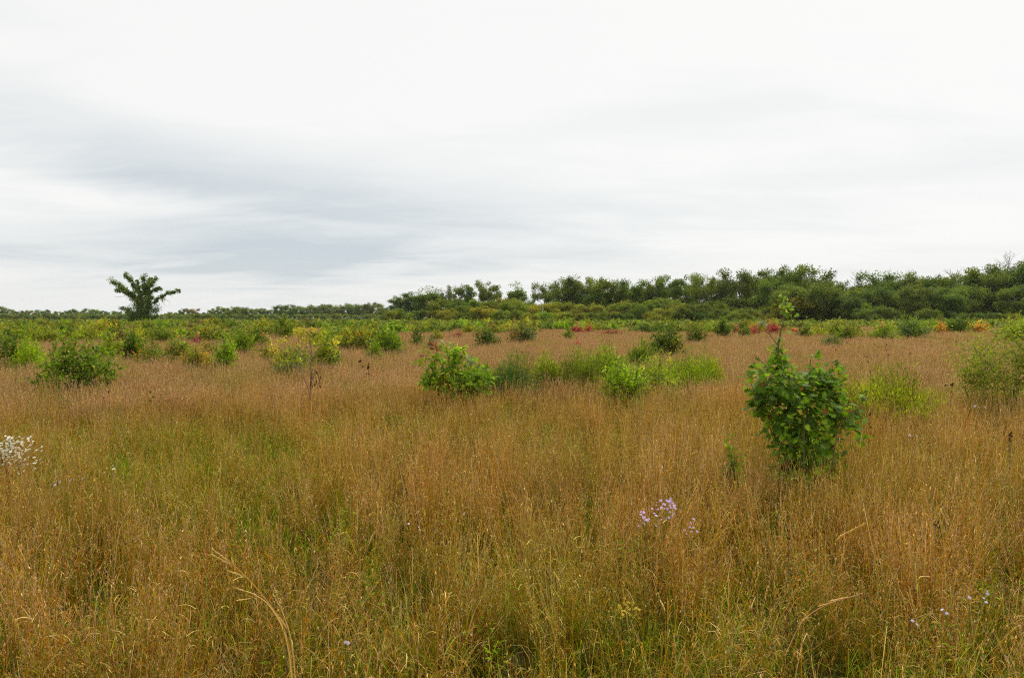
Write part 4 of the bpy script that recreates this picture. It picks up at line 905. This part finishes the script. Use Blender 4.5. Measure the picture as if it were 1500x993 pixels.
stalk('big_grass_stalk', 5.0, [(165, 860), (172, 790), (180, 760), (192, 742)], 'pale hooked grass blade rising in the left foreground', [(178, 765, 194, 741)], .006, 6, G['straw'])
SLB = ['below and left of the asters', 'left of the dark round seed head at right', 'right below the dark round seed head', 'below the centre of the field', 'at the left edge of the foreground', 'in the left foreground beside the hooked blade', 'above the longest arching stalk', 'below the asters']
for k, (x0, y0, x1, y1) in enumerate(((820, 860, 812, 838), (1345, 800, 1330, 752), (1395, 790, 1378, 745), (640, 900, 660, 868), (40, 840, 28, 800), (120, 800, 112, 762), (230, 820, 236, 770), (975, 905, 968, 880))):
    dd = 1.35*1000/(y1-466)
    stalk('tall_grass_stalk', dd, [(x0, y0+180), (x0, y0), ((x0+x1)/2+2, (y0+y1)/2), (x1, y1)], 'thin straw coloured grass stalk standing out '+SLB[k], [((x0+x1)/2+2, (y0+y1)/2, x1, y1)], .0034, 20+k, G['tan'], None)

# ================================================================== GRASS
clr = np.array(CLEAR)
def wedge(n, r0, r1, half=47, pw=2.0):
    a = R(half)*rng.uniform(-1, 1, n); u = rng.uniform(0, 1, n); r = (r0**pw+(r1**pw-r0**pw)*u)**(1/pw)
    x = r*np.sin(a)+rng.uniform(-2, 2, n); y = r*np.cos(a); return x, y
def keep_clear(x, y, f=1.0):
    k = np.ones(len(x), bool)
    for cx, cy, r in clr: k &= ((x-cx)**2+(y-cy)**2) > (r*f)**2
    return k
def vari(n, fn):
    out = []
    for i in range(n):
        mb = MB(); fn(mb); out.append(mb.mesh('tuft', M_grass))
    return out
A_ = vari(6, lambda m: culms(m, 34, .09, .84, .15, .12, .0042, 5, f_or, f_tip, f_base, 6, .10, .0042, 9, .017, .0052, f_leaf, .42))
O_ = vari(4, lambda m: culms(m, 30, .13, .76, .18, .16, .0040, 5, f_ol, f_tip, f_base, 6, .11, .0042, 8, .016, .005, f_leaf, .42))
B_ = vari(4, lambda m: arcs(m, 70, .22, .42, .0036, f_mat))
C_ = vari(3, lambda m: arcs(m, 46, .16, .42, .0060, f_grn, rise=(.7, 1.2)))
def forb(m):
    culms(m, 5, .06, .5, .15, .12, .005, 4, lambda n: pick(['green'], [1], n), lambda n: pick(['lime'], [1], n), lambda n: pick(['olive'], [1], n), 0, 0, 0, 0, 0, 0, f_grn)
    n = 70; p = np.stack([rng.normal(0, .06, n), rng.normal(0, .06, n), rng.uniform(.08, .52, n)], 1)
    m.leaves(p, hd(n)+[0, 0, .4], nrm(rng.normal(0, .4, (n, 3))+[0, 0, .9]), rng.uniform(.03, .06, n), rng.uniform(.010, .02, n), f_grn(n)*1.1)
D_ = vari(3, forb)
near = src_coll('near_tuft', A_+O_+B_+C_+D_)       # 0-5, 6-9, 10-13, 14-16, 17-19
def put(name, coll, x, y, idx, s0, s1, tilt, cat, lab):
    n = len(x); s = rng.uniform(s0, s1, n)
    pts = np.stack([x, y, ground_z(x, y)], 1); rot = np.stack([rng.normal(0, tilt, n), rng.normal(0, tilt, n), rng.uniform(0, 6.28, n)], 1)
    o = scatter(name, coll, pts, rot, np.stack([s*rng.uniform(.9, 1.1, n), s*rng.uniform(.9, 1.1, n), s], 1), idx, cat); o['label'] = lab
NN = 5000
x, y = wedge(NN, 1.6, 17, 50); f1 = fld(x, y, _ph); f2 = fld(x+31, y-7, _ph2)
u = rng.random(NN); idx = np.zeros(NN, int)
pA = np.clip(.36+.28*f1, .08, .8); pO = .26; pC = np.clip(.12+.16*f2+.3*(((x-2.2)/1.6)**2+((y-4.3)/1.0)**2 < 1), .02, .5); GP = [(-3.2, 11, 2.2, 1.3), (-7.2, 11, 2.2, 1.2), (1.6, 10.3, 2.6, 1.0), (-6.4, 8.6, 1.6, .9), (-1.4, 12.5, 1.6, .8)]
inp = np.zeros(NN, bool)
for a, b, c_, d_2 in GP: inp |= ((x-a)/c_)**2+((y-b)/d_2)**2 < rng.uniform(.3, 1.3, NN)
pA = np.where(inp, .12, pA); pC = np.where(inp, .34, pC)
pD = .035+.03*(f2 > .5)+.13*inp
idx = np.where(u < pA, rng.integers(0, 6, NN), np.where(u < pA+pO, rng.integers(6, 10, NN), np.where(u < pA+pO+pC, rng.integers(14, 17, NN), np.where(u < pA+pO+pC+pD, rng.integers(17, 20, NN), rng.integers(10, 14, NN)))))
k = keep_clear(x, y)
put('prairie_grass', near, x[k], y[k], idx[k], .78, 1.14, .10, 'grass', 'brown orange and olive prairie grass filling the foreground')
NB = 3600; x, y = wedge(NB, 1.6, 17, 50)
put('grass_undergrowth', near, x, y, rng.choice([10, 11, 12, 13, 14, 15, 16], NB, p=[.16, .16, .16, .16, .12, .12, .12]), .7, 1.2, .13, 'grass', 'low curled tan and green grass blades between the foreground tussocks')
mid_ = vari(7, lambda m: (culms(m, 120, .62, .80, .15, .10, .0085, 4, f_orm, f_tipf, f_base, 1.8, .18, .009, 5, .032, .011, f_leaf, .62), arcs(m, 40, .6, .45, .009, f_mat, 4)))
mid2 = vari(3, lambda m: (culms(m, 90, .62, .74, .14, .10, .0085, 4, f_ol, f_tipf, f_base, 2.2, .20, .009, 3, .028, .008, f_grn, .7), arcs(m, 60, .6, .5, .010, f_grn, 4)))
midc = src_coll('mid_tuft', mid_+mid2)
NM = 4600; x, y = wedge(NM, 15, 48, 46); f1 = fld(x, y, _ph2); k = keep_clear(x, y, .8)
put('field_grass', midc, x[k], y[k], np.where(rng.random(NM) < np.clip(.24+.3*f1*(y < 28)-.15*(y > 28), .04, .6), rng.integers(7, 10, NM), rng.integers(0, 7, NM))[k], .85, 1.12, .03, 'grass', 'pinkish tan grass stretching between the middle shrubs')
far_ = vari(5, lambda m: culms(m, 260, 1.9, .80, .14, .08, .022, 3, f_orm, f_tipf, f_orm, 0, 0, 0, 2, .06, .022, f_leaf, .75))
farc = src_coll('far_tuft', far_)
NF = 4200; x, y = wedge(NF, 45, 135, 45)
put('far_grass', farc, x, y, rng.integers(0, 5, NF), .85, 1.1, .02, 'grass', 'pinkish brown grass glimpsed between the far shrubs')
vf = vari(3, lambda m: culms(m, 260, 4.8, .85, .12, .08, .07, 3, f_orm, lambda n: pick(['tan', 'olive', 'pink'], [1, 2, 3], n), f_orm, 0, 0, 0, 1, .12, .05, f_leaf, .75))
vfc = src_coll('distant_tuft', vf)
NV = 3600; x, y = wedge(NV, 130, 430, 44)
put('distant_grass', vfc, x, y, rng.integers(0, 3, NV), .9, 1.1, .01, 'grass', 'pale distant grass in front of the treeline')

# ================================================================== AIR
hm = bpy.data.materials.new('haze'); hm.use_nodes = True; t = hm.node_tree; t.nodes.clear()
pv = mk(t, 'ShaderNodeVolumePrincipled'); pv.inputs['Color'].default_value = (.93, .96, 1, 1); pv.inputs['Density'].default_value = .00005; pv.inputs['Anisotropy'].default_value = .2
o = mk(t, 'ShaderNodeOutputMaterial'); t.links.new(pv.outputs[0], o.inputs['Volume'])
x0, x1, y0, y1, z0, z1 = -700, 700, -60, 900, -1.2, 29
hv = [(x, y, z) for x in (x0, x1) for y in (y0, y1) for z in (z0, z1)]
me = bpy.data.meshes.new('haze'); me.from_pydata(hv, [], [(0, 1, 3, 2), (4, 6, 7, 5), (0, 4, 5, 1), (2, 3, 7, 6), (0, 2, 6, 4), (1, 5, 7, 3)]); me.materials.append(hm)
tag(link('haze', me), kind='stuff')
